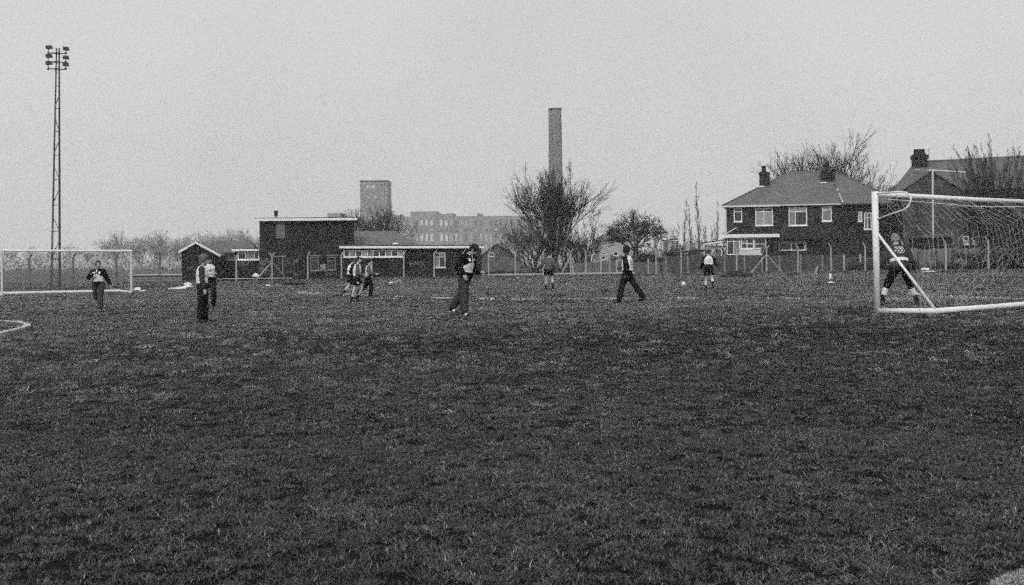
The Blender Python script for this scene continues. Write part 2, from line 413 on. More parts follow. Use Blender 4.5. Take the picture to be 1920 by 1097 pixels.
# white lines: painted blades standing in the turf
def painted_line(name, pts, width, density, drop, label, hh=(.02, .05), m=None):
    pts = [Vector(p) for p in pts]; V = []; T = []
    r = np.random.default_rng(len(pts) + int(width*1000))
    for a, b_ in zip(pts[:-1], pts[1:]):
        L = (b_ - a).length; nb = int(L*width*density); d = (b_ - a)/L; nn = Vector((-d.y, d.x, 0))
        for _ in range(nb):
            q = a + d*r.uniform(0, L) + nn*r.uniform(-width/2, width/2)
            if drop and (0.5 + .5*math.sin(q.x*2.1 + 3*math.sin(q.x*.37)) * math.sin(q.x*.9 + 1)) < drop*r.uniform(.6, 1.3): continue
            z = gz(q.x, q.y) if len(V) % 40 == 0 or not V else z
            h = r.uniform(*hh); an = r.uniform(0, 6.28); w = .006*(1 + q.y/40); le = h*r.uniform(.2, .8); a2 = r.uniform(0, 6.28)
            c, s_ = math.cos(an)*w, math.sin(an)*w; k = len(V)
            V += [(q.x-c, q.y-s_, z), (q.x+c, q.y+s_, z), (q.x+math.cos(a2)*le, q.y+math.sin(a2)*le, z+h)]; T.append((k, k+1, k+2))
    o = bpy.data.objects.new(name, np_mesh(name, V, T, m or chalk)); link(o); tag(o, label, kind='structure'); return o
arc = [hit(px, py) for px, py in ((-60, 601), (-20, 602.5), (10, 603.5), (32, 605), (47, 608), (52, 610), (49, 613), (36, 617), (14, 622), (-25, 630), (-60, 637))]
painted_line('pitch_marking', arc, .13, 5200, 0, 'white painted arc on the turf')
tl = [hit(px, py) for px, py in ((560, 551), (640, 552.5), (700, 556), (800, 559), (900, 562.5), (1000, 563), (1100, 560.5), (1200, 559.5), (1320, 560), (1420, 560), (1560, 561), (1700, 562), (1930, 563))]
painted_line('pitch_marking', tl, .11, 1300, .5, 'faded white touchline broken by worn turf', (.03, .07))

painted_line('pitch_marking', [hit(1886, 1104), hit(1902, 1094), hit(1932, 1083), hit(1990, 1072)], .16, 30000, 0, 'end of a white painted line at the near corner of the turf', (.008, .022), mat('worn_chalk', .42, .9, .35, 9))
# pale strips beyond the field
def strip(name, poly, m, lift, label=None, th=0.0):
    V = []; Fc = []
    for (a, b_) in poly:
        V += [(a[0], a[1], gz(a[0], a[1]) + lift), (b_[0], b_[1], gz(b_[0], b_[1]) + lift)]
    k = len(poly)
    for i in range(k-1): Fc.append((2*i, 2*i+2, 2*i+3, 2*i+1))
    mb = MB(); mb.add(V, Fc)
    if th:
        lo = [(x, y, z - th) for x, y, z in V]
        mb.add(V + lo, [(2*i, 2*i+2*k, 2*i+2+2*k, 2*i+2) for i in range(k-1)] + [(2*i+1, 2*i+3, 2*i+3+2*k, 2*i+1+2*k) for i in range(k-1)])
    o = mb.build(name, m); tag(o, label, kind='structure'); return o
def seg(px0, px1, ya, yb, n=8):
    return [((pxx(q, ya), ya), (pxx(q, yb), yb)) for q in np.linspace(px0, px1, n)]
strip('path', seg(405, 548, 84.4, 87.4), palecon, .30)
strip('kerb', seg(905, 1190, 91.5, 92.1, 12), palecon, .30, th=.4)
strip('road', seg(240, 345, 118, 124, 8), palecon, .2)

# ------------------------------------------------------------------ buildings
def window(parent, x0, x1, z0, z1, y, fr, pn, mull=(), trans=(), fw=.07, sill=True, name='window', pane_split=True, frame=True):
    """frame proud of the wall face at y (front looks to -y), recessed panes"""
    f = MB()
    f.box(x0, x1, y-.05, y+.02, z1-fw, z1); f.box(x0, x1, y-.05, y+.02, z0, z0+fw)
    f.box(x0, x0+fw, y-.05, y+.02, z0+fw, z1-fw); f.box(x1-fw, x1, y-.05, y+.02, z0+fw, z1-fw)
    for q in mull: f.box(q-fw*.4, q+fw*.4, y-.045, y+.02, z0+fw, z1-fw)
    for q in trans: f.box(x0+fw, x1-fw, y-.04, y+.02, q-fw*.4, q+fw*.4)
    o = f.build(name, fr, parent)
    zz = [z0+fw] + sorted(trans) + [z1-fw]
    xx_ = [x0+fw] + sorted(mull) + [x1-fw]
    for i in range(len(zz)-1):
        for j in range(len(xx_)-1):
            m = pn[(i*(len(xx_)-1)+j) % len(pn)] if isinstance(pn, (list, tuple)) else pn
            MB().box(xx_[j], xx_[j+1], y-.02+.002*j, y-.005, zz[i], zz[i+1]).build('pane', m, o)
    if sill: MB().box(x0-.06, x1+.06, y-.14, y-.052, z0-.08, z0).build('sill', fr, o)
    return o
LET = {'M': [[(0,0),(0,1),(.5,.4),(1,1),(1,0)]], 'E': [[(1,1),(0,1),(0,0),(1,0)],[(0,.5),(.8,.5)]], 'F': [[(1,1),(0,1),(0,0)],[(0,.5),(.8,.5)]],
       'C': [[(1,.85),(.6,1),(.15,.85),(0,.5),(.15,.15),(.6,0),(1,.15)]], 'H': [[(0,0),(0,1)],[(1,0),(1,1)],[(0,.5),(1,.5)]],
       'R': [[(0,0),(0,1),(.8,.95),(.9,.7),(.7,.5),(0,.5)],[(.4,.5),(1,0)]], 'I': [[(.5,0),(.5,1)]], 'S': [[(1,.85),(.5,1),(.1,.8),(.3,.55),(.8,.4),(.9,.15),(.4,0),(0,.15)]],
       'K': [[(0,0),(0,1)],[(1,1),(0,.45),(1,0)]], 'L': [[(0,1),(0,0),(1,0)]], 'G': [[(1,.85),(.6,1),(.15,.85),(0,.5),(.15,.15),(.6,0),(1,.1),(1,.45),(.6,.45)]],
       'B': [[(0,0),(0,1),(.8,.9),(.7,.55),(0,.5)],[(.7,.55),(1,.3),(.8,.02),(0,0)]], 'Z': [[(0,1),(1,1),(0,0),(1,0)]], 'N': [[(0,0),(0,1),(1,0),(1,1)]],
       'O': [[(.5,1),(.05,.7),(.05,.3),(.5,0),(.95,.3),(.95,.7),(.5,1)]], 'X': [[(0,0),(1,1)],[(0,1),(1,0)]], 'W': [[(0,1),(.25,0),(.5,.7),(.75,0),(1,1)]]}
def lettering(parent, text, x, z, h, y, m, w=None, th=.05, gap=.25, name='lettering', wob=0.0, slant=0.0):
    mb = MB(); w = w or h*.6; r = random.Random(text)
    for ch in text:
        for st in LET.get(ch, []):
            pts = [(x + a*w + slant*c*h + r.uniform(-wob, wob), y + r.uniform(-.003, .003), z + c*h + r.uniform(-wob, wob)) for a, c in st]
            for a, b_ in zip(pts[:-1], pts[1:]): mb.bar(a, b_, th, .02)
        x += w*(1+gap)
    return mb.build(name, m, parent)

def facade(o, Y, th):
    """local x and height of a photograph position on a facade turned by th; D - Y is the offset behind the facade"""
    c, s_ = math.cos(th), math.sin(th)
    def X(px, D=Y):
        k = (px-960)/F; yl = D-Y; return (k*(Y+yl*c) - o.x + yl*s_)/(c - k*s_)
    def Z(px, py, D=Y): return pz(px, py, Y + X(px, D)*s_ + (D-Y)*c) - o.z
    return X, Z
# ---- clubhouse
def clubhouse():
    Y = 88.0; o = on(575, Y); root = empty('clubhouse', o, 'dark brick clubhouse with flat white edged roofs, low wings and graffiti', 'clubhouse', rz=R(8))
    X, Z = facade(o, Y, R(8))
    lo = -0.8
    bm_ = brick_dark
    # two-storey block
    x0, x1 = X(487), X(662); zt = Z(575, 413)
    wl = MB().box(x0, x1, 0, 9, lo, zt).build('wall', bm_, root)
    rf = MB(); rf.prism([(X(479), Z(479, 412.5)), (X(670), Z(670, 411)), (X(670), Z(670, 407)), (X(479), Z(479, 409.0))], -.4, 9.4)
    rfo = rf.build('roof', felt, root)
    MB().prism([(X(478.6), Z(479, 415)), (X(670.4), Z(670, 413.2)), (X(670.4), Z(670, 408.6)), (X(478.6), Z(479, 410.2))], -.45, -.402).build('fascia', white, rfo)
    fl = MB(); fl.box(X(512.5), X(519), 1.2, 1.5, Z(515, 404), Z(515, 393.5)); fl.build('flue', felt, root)
    MB().box(X(513.5), X(518), 1.25, 1.45, Z(515, 409), Z(515, 404)).build('flue_base', palecon, root)
    MB().box(X(518), X(535), -.06, -.003, Z(527, 447), Z(527, 416.5)).build('boarded_window', flatgrey, root)
    lint = mat('lintel_concrete', .17, .9, .2, 4)
    for a, b_, py in ((512, 536, 480.5), (580, 602, 479.5), (611, 634, 479.5)):
        MB().box(X(a), X(b_), -.05, -.003, Z(580, py+1.3), Z(580, py-1.5)).build('lintel', lint, root)
    frm = mat('grey_window_frame', .2, .7, .2, 4)
    window(root, X(582), X(598), Z(590, 507), Z(590, 482.5), -.003, frm, [glass, brick_stain], trans=[Z(590, 488.5)], fw=.06)
    window(root, X(614), X(630), Z(622, 506), Z(622, 482.5), -.003, frm, [glass, brick_stain], trans=[Z(622, 488.5)], fw=.06)
    d = MB().box(X(517), X(529), -.03, -.003, Z(525, 524), Z(525, 483)).build('door', felt, root)
    MB().box(X(529.2), X(531), -.06, -.003, Z(525, 516), Z(525, 484)).build('door_frame', frm, d)
    lettering(root, 'ME', X(601), Z(605, 502), .27, -.02, spray, w=.2, th=.06, wob=.02)
    lettering(root, 'FC', X(601.5), Z(605, 508.3), .24, -.02, spray, w=.19, th=.06, wob=.02)
    lettering(root, 'CHRIS', X(610), Z(615, 515.6), .17, -.02, spray_dim, w=.17, th=.045, wob=.02)
    r = random.Random(5)
    for k in range(26):       # illegible loops of sprayed paint
        px, py = r.choice([r.uniform(492, 512), r.uniform(536, 566)]), r.uniform(483, 516)
        pts = []; a = r.uniform(0, 6)
        for q in range(6): a += r.uniform(-1.6, 1.6); pts.append((X(px) + .22*math.cos(a)*q*.4 - .2, -.02, Z(px, py) + .2*math.sin(a)*q*.35))
        mb = MB()
        for a_, b_ in zip(pts[:-1], pts[1:]): mb.bar(a_, b_, .05, .014 + .0004*k)
        mb.build('graffiti', spray_dim, root)
    # low flat link with high windows
    D = Y + 1.0; yl = 1.0
    MB().box(X(441, D), X(487, D)-.003, yl, 8, lo, Z(460, 470, D)).build('wall', bm_, root)
    r2 = MB().box(X(436, D), X(487, D)-.006, yl-.35, 8.2, Z(460, 469.5, D), Z(460, 465.5, D)).build('roof', felt, root)
    MB().box(X(435.8, D), X(487, D)-.006, yl-.4, yl-.352, Z(460, 471.0, D), Z(460, 467, D)).build('fascia', white, r2)
    window(root, X(446, D), X(486, D), Z(465, 487, D), Z(465, 473.5, D), yl-.003, white, [glass, curtain, glass], mull=[X(461, D), X(477, D)], fw=.08)
    lettering(root, 'GBZ', X(448, D), Z(455, 498, D), .30, yl-.02, spray_dim, w=.24, th=.06, wob=.03)
    D2 = Y + 2.0
    MB().box(X(413, D2), X(441, D2)-.003, 2.0, 8, lo, Z(430, 476, D2)).build('wall', brick_stain, root)
    MB().box(X(412, D2), X(441, D2)-.006, 1.8, 8, Z(430, 475.8, D2), Z(430, 473.5, D2)).build('roof', felt, root)
    window(root, X(416, D2), X(441, D2)-.05, Z(430, 487, D2), Z(430, 477.5, D2), 1.997, frm, [glass], fw=.06, mull=[X(428, D2)])
    # gabled wing
    G = Y - 1.0; yg = -1.0
    ap, el, er = (X(368, G), Z(368, 455, G)), (X(336, G), Z(336, 473.5, G)), (X(414, G), Z(414, 480, G))
    base = lo
    MB().prism([(X(341, G), base), (X(412, G), base), (X(412, G), Z(412, 479.5, G)), (ap[0], ap[1]-.12), (X(341, G), Z(341, 472, G))], yg, yg+15).build('wall', bm_, root)
    rm = MB()
    for e, sx in ((el, -1), (er, 1)):
        rm.prism([(ap[0], ap[1]), (ap[0], ap[1]+.09), (e[0], e[1]+.09), (e[0], e[1])] , yg-.25, yg+15.2)
    ro = rm.build('roof', tiles, root)
    for e in (el, er):
        MB().prism([(ap[0], ap[1]-.08), (ap[0], ap[1]+.11), (e[0], e[1]+.11), (e[0], e[1]-.08)], yg-.30, yg-.252).build('verge_board', white, ro)
    lettering(root, 'OX', X(352, G), Z(355, 505, G), .22, yg-.02, spray_dim, th=.05, wob=.04)
    # long low wing
    D = Y - 2.0; yw = -2.0
    MB().box(X(640, D), X(903, D), yw, 7, lo, Z(770, 466, D)).build('wall', bm_, root)
    r3 = MB().prism([(X(637, D), Z(637, 465.0, D)), (X(906, D), Z(906, 464.5, D)), (X(906, D), Z(906, 459.0, D)), (X(637, D), Z(637, 459.5, D))], yw-.35, 7.3)
    r3 = r3.build('roof', felt, root)
    MB().prism([(X(636.5, D), Z(637, 466.0, D)), (X(906.5, D), Z(906, 465.5, D)), (X(906.5, D), Z(906, 461.2, D)), (X(636.5, D), Z(637, 461.6, D))], yw-.40, yw-.352).build('fascia', white, r3)
    window(root, X(644, D), X(758, D), Z(700, 482, D), Z(700, 469, D), yw-.003, white, [glass, curtain, glass, netcurtain, curtain, glass, glass, curtain, glass, netcurtain],
           mull=[X(q, D) for q in (655.5, 667, 678, 689, 700, 711, 723, 734, 746)], fw=.085)
    window(root, X(813, D), X(835, D), Z(824, 501.5, D), Z(824, 473.5, D), yw-.003, dullwhite, [curtain, glass, glass, curtain], mull=[X(824, D)], trans=[Z(824, 482, D)], fw=.07)
    lettering(root, 'WOOX', X(768, D), Z(775, 497, D), .28, yw-.02, spray_dim, w=.26, th=.06, wob=.04)
    MB().tube([(X(743, D), 0, Z(743, 459, D)), (X(743, D), 0, Z(743, 457.5, D))], .38, 14).build('skylight_kerb', felt, root)
    MB().tube([(X(743, D), 0, Z(743, 457.4, D)), (X(743, D), 0, Z(743, 455.6, D)), (X(743, D), 0, Z(743, 454.4, D))], [.30, .24, .08], 14).build('skylight', plastic, root)
    D = Y + 4.5; yb = 4.5
    zr, ze = Z(420, 451.5, D+3.5), Z(420, 477, D)
    xa, xb = X(380, D), X(483, D); v = [(xa, yb, ze), (xb, yb, ze), (xb, yb+7, ze), (xa, yb+7, ze), (xa+.6, yb+3.5, zr), (X(462, D), yb+3.5, zr)]
    MB().add(v, [(0,1,5,4), (1,2,5), (2,3,4,5), (3,0,4), (0,3,2,1)]).build('hall_roof', tiles, root)
    # pitched hall roof behind
    D = Y + 8.0; yb = 8.0
    zr, ze = Z(700, 431, D), Z(700, 462, D)
    xa, xb = X(640, D), X(790, D); xr = X(746, D)
    v = [(xa, yb, ze), (xb, yb, ze), (xb, yb+9, ze), (xa, yb+9, ze), (xa, yb+4.5, zr), (xr, yb+4.5, zr)]
    MB().add(v, [(0,1,5,4), (1,2,5), (2,3,4,5), (3,0,4), (0,3,2,1)]).build('hall_roof', tiles, root)
    MB().box(xa+.3, xb-.3, yb+.3, yb+8.7, lo, ze-.01).build('wall', bm_, root)
clubhouse()

# ---- hipped semi-detached house
def brick_house_pair():
    Y = 110.0; o = on(1500, Y); root = empty('brick_house', o, 'dark brick semi-detached house with hipped tiled roof and two chimney stacks', 'house', rz=R(-14))
    X, Z = facade(o, Y, R(-14))
    lo = -1.0; ze = Z(1500, 383.5)
    x0, xm, x1 = X(1361), X(1577), X(1688)
    MB().box(x0, xm, 0, 9.4, lo, ze).build('wall', brick_house, root)
    MB().box(xm+.003, x1, .25, 9.4, lo, ze-.003).build('wall', brick_stain, root)
    e = .35; zr = Z(1520, 316)
    xl, xr_ = X(1483), X(1570); dep = 4.7
    v = [(x0-e, -e, ze), (x1+e, -e, ze), (x1+e, 9.4+e, ze), (x0-e, 9.4+e, ze), (xl, dep, zr), (xr_, dep, zr)]
    rf = MB().add(v, [(0,1,5,4), (1,2,5), (2,3,4,5), (3,0,4), (0,3,2,1)]).build('roof', tiles, root)
    ridge = MB().tube([(xl, dep, zr+.02), (xr_, dep, zr+.02)], .11, 6)
    ridge.tube([(xl, dep, zr+.02), (x0-e, -e, ze+.05)], .09, 6); ridge.tube([(xr_, dep, zr+.02), (x1+e, -e, ze+.05)], .09, 6)
    ridge.build('ridge_tiles', tiles, rf)
    mb = MB()          # mortared line of ridge tiles between the two roofs
    a, b_ = Vector((X(1568), 3.2, 0)), Vector((X(1581), -e, 0))
    def zroof(y): return ze + (y+e)/(dep+e)*(zr-ze)
    r = random.Random(3); pv = []
    for i in range(11):
        t = i/10; q = a.lerp(b_, t); pv.append((q.x, q.y, zroof(q.y)+.06))
    for i in range(10):
        mb = MB().tube([pv[i], tuple(Vector(pv[i]).lerp(Vector(pv[i+1]), .9))], .10+.03*r.random(), 6)
        mb.build('ridge_tile', palecon if i > 3 and r.random() < .75 else tiles, rf)
    # fascia and gutters
    MB().box(x0-e, X(1463), -e-.10, -e-.002, ze-.17, ze+.03).build('fascia', dullwhite, rf)
    MB().box(X(1463), X(1577), -e-.09, -e-.002, ze-.12, ze+.01).build('fascia', dullwhite, rf)
    MB().box(X(1577), x1+e, -e-.09, -e-.002, ze-.10, ze-.0).build('gutter', flatgrey, rf)
    MB().tube([(X(1362), -.08, ze-.2), (X(1362), -.08, lo)], .065, 8).build('downpipe', dullwhite, root)
    for q in (1578.5, 1608):
        MB().tube([(X(q), .16, ze-.2), (X(q), .16, lo)], .06, 8).build('downpipe', felt, root)
    # chimneys
    for (pa, pb, py0, py1, pa2, pb2, ptop, yy_) in ((1425, 1444, 352, 322, 1428.5, 1438.5, 311, 2.6), (1541, 1567, 352, 319, 1547, 1558, 304, 3.0)):
        D = Y + yy_
        c = MB(); xa, xb = X(pa, D), X(pb, D); z0, z1 = Z(pa, py0, D) - 1.0, Z(pa, py1, D)
        c.box(xa, xb, yy_, yy_+.9, z0, z1-.35); c.box(xa-.06, xb+.06, yy_-.06, yy_+.96, z1-.35, z1-.1); c.box(xa+.08, xb-.08, yy_+.08, yy_+.82, z1-.1, z1)
        co = c.build('chimney', brick_stain, rf)
        xc = (X(pa2, D)+X(pb2, D))/2; rr = (X(pb2, D)-X(pa2, D))/2
        MB().tube([(xc, yy_+.45, z1), (xc, yy_+.45, z1+.1), (xc, yy_+.45, Z(pa2, ptop, D)-.08), (xc, yy_+.45, Z(pa2, ptop, D))], [rr*.95, rr*.85, rr*.8, rr*.95], 10).build('chimney_pot', brick_stain, co)
        zf = zroof(yy_-.25)
        MB().box(xa-.1, xa+.55, yy_-.3, yy_-.02, zf+.06, zf+.2).build('flashing', white, co)
    # upper windows
    S = dict(fw=.10)
    window(root, X(1376.5), X(1392), Z(1384, 416), Z(1384, 390), -.003, white, [glass, glass], trans=[Z(1384, 397)], **S)
    window(root, X(1417), X(1450), Z(1433, 423), Z(1433, 390), -.003, white, [netcurtain, netcurtain, glass, glass], trans=[Z(1433, 397)], mull=[X(1433)], **S)
    window(root, X(1479.5), X(1514), Z(1497, 423), Z(1497, 389), -.003, white, [curtain, glass, netcurtain, netcurtain], trans=[Z(1497, 397)], mull=[X(1492)], **S)
    window(root, X(1542), X(1560), Z(1551, 415), Z(1551, 387), -.003, white, [curtain, netcurtain], trans=[Z(1551, 394)], **S)
    window(root, X(1610), X(1617.5), Z(1614, 415), Z(1614, 397), .247, white, [netcurtain], trans=[Z(1614, 404)], fw=.09)
    window(root, X(1621), X(1635), Z(1628, 430), Z(1628, 398.5), .247, white, [curtain, glass], mull=[X(1628)], trans=[Z(1628, 408)], fw=.09)
    # rear extension with glazed porch
    ye = -2.2; D = Y + ye
    zt = Z(1400, 442, D)
    MB().box(X(1362, D), X(1455, D), ye+.05, -.003, lo, zt-.1).build('extension_wall', brick_stain, root)
    pr = MB().prism([(X(1356, D), zt-.12), (X(1462, D), zt-.12), (X(1462, D), zt+.12), (X(1356, D), zt+.2)], ye-.3, -.002).build('extension_roof', felt, root)
    MB().box(X(1355, D), X(1462, D), ye-.36, ye-.302, zt-.2, zt+.16).build('fascia', white, pr)
    window(root, X(1363, D), X(1388, D), Z(1375, 478, D), Z(1375, 446, D), ye+.047, white, [glass, curtain, glass, glass], mull=[X(1376, D)], trans=[Z(1375, 452.5, D)], fw=.10, sill=False)
    window(root, X(1389, D), X(1414, D), Z(1400, 467, D), Z(1400, 446, D), ye+.047, white, [glass, glass, curtain, glass], mull=[X(1401, D)], trans=[Z(1400, 457, D)], fw=.12)
    window(root, X(1414.5, D), X(1437, D), Z(1425, 466, D), Z(1425, 446, D), ye+.047, dullwhite, [glass, glass], trans=[Z(1425, 457.5, D)], fw=.09)
    MB().box(X(1388.5, D), X(1432, D), ye-.06, ye+.046, Z(1400, 479, D), Z(1400, 468.5, D)).build('white_panel', dullwhite, root)
    # car port roof on the end wall
    D = Y - 1.0
    cp = MB().prism([(X(1318, D), Z(1318, 458.5, D)), (X(1366, D), Z(1366, 452, D)), (X(1366, D), Z(1366, 448, D)), (X(1314, D), Z(1314, 454.8, D))], -1.0, 5).build('lean_to_roof', felt, root)
    MB().prism([(X(1319, D), Z(1318, 459.5, D)), (X(1366, D), Z(1366, 453, D)), (X(1366, D), Z(1366, 450.0, D)), (X(1319, D), Z(1318, 456.6, D))], -1.07, -1.002).build('fascia', white, cp)
    MB().box(X(1328, D), X(1361, D), -.4, -.3, Z(1340, 466, D), Z(1340, 461, D)).build('beam', dullwhite, cp)
    for q in (1319.5, 1361): MB().box(X(q, D), X(q+1.8, D), -.98, -.85, lo, Z(q, 458-(q-1319)*.14, D)).build('post', dullwhite, cp)
    MB().tube([(X(1362), -.1, Z(1362, 438)), (X(1382), -.1, Z(1382, 427))], .05, 6).build('waste_pipe', white, root)
    # ground floor window of the other half
    window(root, X(1460), X(1512), Z(1485, 470), Z(1485, 452), -.003, white, [glass, brick_stain, glass, curtain, glass, glass], mull=[X(1484), X(1508)], trans=[Z(1485, 456)], fw=.10, sill=False)
    MB().box(X(1455), X(1575), -1.0, -.06, Z(1500, 449), Z(1500, 441)).build('porch_canopy', felt, root)
    MB().tube([(X(1443), 1.5, ze+1.2), (X(1447), 1.5, zr+1.4)], .025, 5).build('aerial', steel, rf)
brick_house_pair()

# ---- gabled house behind the goal
def gabled_house():
    Y = 100.0; o = on(1780, Y); root = empty('gabled_house', o, 'old brick house with a broad chimney stack and gable wing behind the goal', 'house', rz=R(-16))
    X, Z = facade(o, Y, R(-16))
    lo = -1.0
    D = Y + 2; ze = Z(1760, 357, D); zr = Z(1780, 302, D+4.5); x0, x1 = X(1678, D), X(2010, D)
    MB().box(x0+.3, x1, 2.0, 11, lo, ze).build('wall', brick_house, root)
    xl = X(1716, D+4.5)
    v = [(x0, 1.7, ze), (x1, 1.7, ze), (x1, 11.3, ze), (x0, 11.3, ze), (xl, 6.5, zr), (x1, 6.5, zr+.25)]
    rf = MB().add(v, [(0,1,5,4), (1,2,5), (2,3,4,5), (3,0,4), (0,3,2,1)]).build('roof', tiles_slate, root)
    MB().tube([(xl, 6.5, zr), (x1, 6.5, zr+.27)], .12, 6).build('ridge_tiles', tiles, rf)
    # cross gable
    ap = (X(1748), Z(1748, 319)); el, er = (X(1688), Z(1688, 359)), (X(1812), Z(1812, 359))
    MB().prism([(el[0]+.3, lo), (er[0]-.3, lo), (er[0]-.3, er[1]), (ap[0], ap[1]-.14), (el[0]+.3, el[1])], 0, 1.99).build('gable_wall', brick_mat('gable_brick', .055, .07, .4), root)
    gr = MB()
    for e in (el, er): gr.prism([(ap[0], ap[1]-.02), (ap[0], ap[1]+.1), (e[0], e[1]+.1), (e[0], e[1]-.02)], -.12, 6)
    gr.build('gable_roof', tiles_slate, root)
    vb = MB()
    for e in (el, er): vb.prism([(ap[0], ap[1]-.10), (ap[0], ap[1]+.03), (e[0], e[1]+.03), (e[0], e[1]-.10)], -.16, -.122)
    vb.build('verge_mortar', flatgrey, root)
    # chimney
    D = Y + 5.5; yy_ = 5.5
    xa, xb = X(1712.5, D), X(1741, D); z1 = Z(1725, 288, D); z0 = Z(1725, 335, D)
    c = MB(); c.box(xa, xb, yy_, yy_+1.2, z0, z1-.5); c.box(xa-.09, xb+.09, yy_-.09, yy_+1.29, z1-.5, z1-.15); c.box(xa+.1, xb-.1, yy_+.1, yy_+1.1, z1-.15, z1)
    co = c.build('chimney', brick_stain, rf)
    for k in range(4):
        xc = X(1718.5 + 5.3*k, D)
        MB().tube([(xc, yy_+.6, z1), (xc, yy_+.6, Z(1725, 278.5, D))], [.15, .13], 9).build('chimney_pot', brick_stain, co)
    MB().box(xa+.05, xa+.6, yy_-1.5, yy_-1.2, Z(1715, 319.5, D-1.5), Z(1715, 317.6, D-1.5)).build('flashing', palecon, co)
    ae = MB().tube([(xb+.1, yy_, z1-1.4), (xb+.12, yy_, Z(1744, 279, D))], .025, 5)
    ae.tube([(xb-.1, yy_, Z(1744, 281, D)), (xb+.3, yy_, Z(1744, 281, D))], .02, 5); ae.build('aerial', steel, co)
    # small framed windows low on the wall
    for q0, q1 in ((1812, 1823), (1828.5, 1838)):
        window(root, X(q0), X(q1), Z(q0, 458), Z(q0, 442), -.003+2.0, dullwhite, [netcurtain, glass], trans=[Z(q0, 451)], fw=.09)
gabled_house()

# ---- tall white pole by the gabled house
p = on(1750, 92); root = empty('white_pole', p, 'tall thin white pole with a level top arm before the gabled house', 'pole')
zt = pz(1750, 320, 92) - p.z
MB().tube([(0, 0, -.3), (0, 0, zt)], .085, 8).build('shaft', dullwhite, root)
MB().tube([(-.45, 0, zt+.02), (0, 0, zt+.03), (pxx(1812, 92)-p.x, 0, pz(1812, 323, 92)-p.z)], .07, 8).build('arm', dullwhite, root)

# ---- white rendered house behind the trees
def pale_house():
    Y = 150.0; o = on(1150, Y); root = empty('rendered_house', o, 'pale rendered house with a dark roof glimpsed between the bare trees', 'house')
    X = lambda px, D=Y: pxx(px, D) - o.x
    Z = lambda px, py, D=Y: pz(px, py, D) - o.z
    ze = Z(1150, 450)
    MB().box(X(1124), X(1196), 0, 8, -1, ze).build('wall', mat('pale_render', .36, .9, .15, 1), root)
    zr = Z(1150, 432)
    v = [(X(1117), -.3, ze), (X(1203), -.3, ze), (X(1203), 8.3, ze), (X(1117), 8.3, ze), (X(1148), 4, zr), (X(1172), 4, zr)]
    MB().add(v, [(0,1,5,4), (1,2,5), (2,3,4,5), (3,0,4), (0,3,2,1)]).build('roof', tiles, root)
    for q, a, b_ in ((1128, 473, 478), (1127, 480, 487), (1150, 472, 480), (1170, 472, 480)):
        window(root, X(q), X(q+9), Z(q, b_), Z(q, a), -.003, dullwhite, [glass], fw=.1)
pale_house()
def small_building(name, label, px0, px1, py_e, py_apex, Y, wm, rm, dep=6, cat='shed', flat=False, apx=None, wins=()):
    o = on((px0+px1)/2, Y); root = empty(name, o, label, cat)
    X = lambda px: pxx(px, Y) - o.x
    Z = lambda px, py: pz(px, py, Y) - o.z
    ze = Z(px0, py_e)
    if flat:
        MB().box(X(px0), X(px1), 0, dep, -1, ze).build('wall', wm, root)
        MB().prism([(X(px0)-.2, ze+.01), (X(px1)+.2, Z(px1, py_apex)), (X(px1)+.2, Z(px1, py_apex)+.18), (X(px0)-.2, ze+.16)], -.25, dep+.2).build('roof', rm, root)
    else:
        a = (X(apx or (px0+px1)/2), Z(px0, py_apex)); zr_ = Z(px1, py_e)
        MB().prism([(X(px0), -1), (X(px1), -1), (X(px1), zr_), (a[0], a[1]-.1), (X(px0), ze)], 0, dep).build('wall', wm, root)
        r_ = MB()
        for e in ((X(px0)-.4, ze-.2), (X(px1)+.4, zr_-.2)): r_.prism([a, (a[0], a[1]+.16), (e[0], e[1]+.16), e], -.3, dep+.3)
        r_.build('roof', rm, root)
    for (q0, q1, a_, b_) in wins: window(root, X(q0), X(q1), Z(q0, b_), Z(q0, a_), -.003, dullwhite, [glass], fw=.08)
    return root
small_building('gabled_shed', 'hazy gabled shed beyond the long low wing of the clubhouse', 898, 972, 484, 458, 140, brick_mat('shed_brick', .10, .12, .2, .2), tiles, 14, 'shed', apx=932, wins=((918, 927, 474, 481),))
small_building('flat_roofed_shed', 'dark flat roofed garden shed beside the house car port', 1262, 1319, 477, 471, 100, board, felt, 4, 'shed', True)
small_building('pale_outbuilding', 'small pale walled outbuilding among thin saplings', 1252, 1268, 452, 449, 135, mat('pale_render'  , .5), felt, 4, 'outbuilding', True)
small_building('low_shed', 'low shed with a pale roof edge behind the goal net', 1731, 1783, 446, 442, 84, brick_stain, flatgrey, 3, 'shed', True)

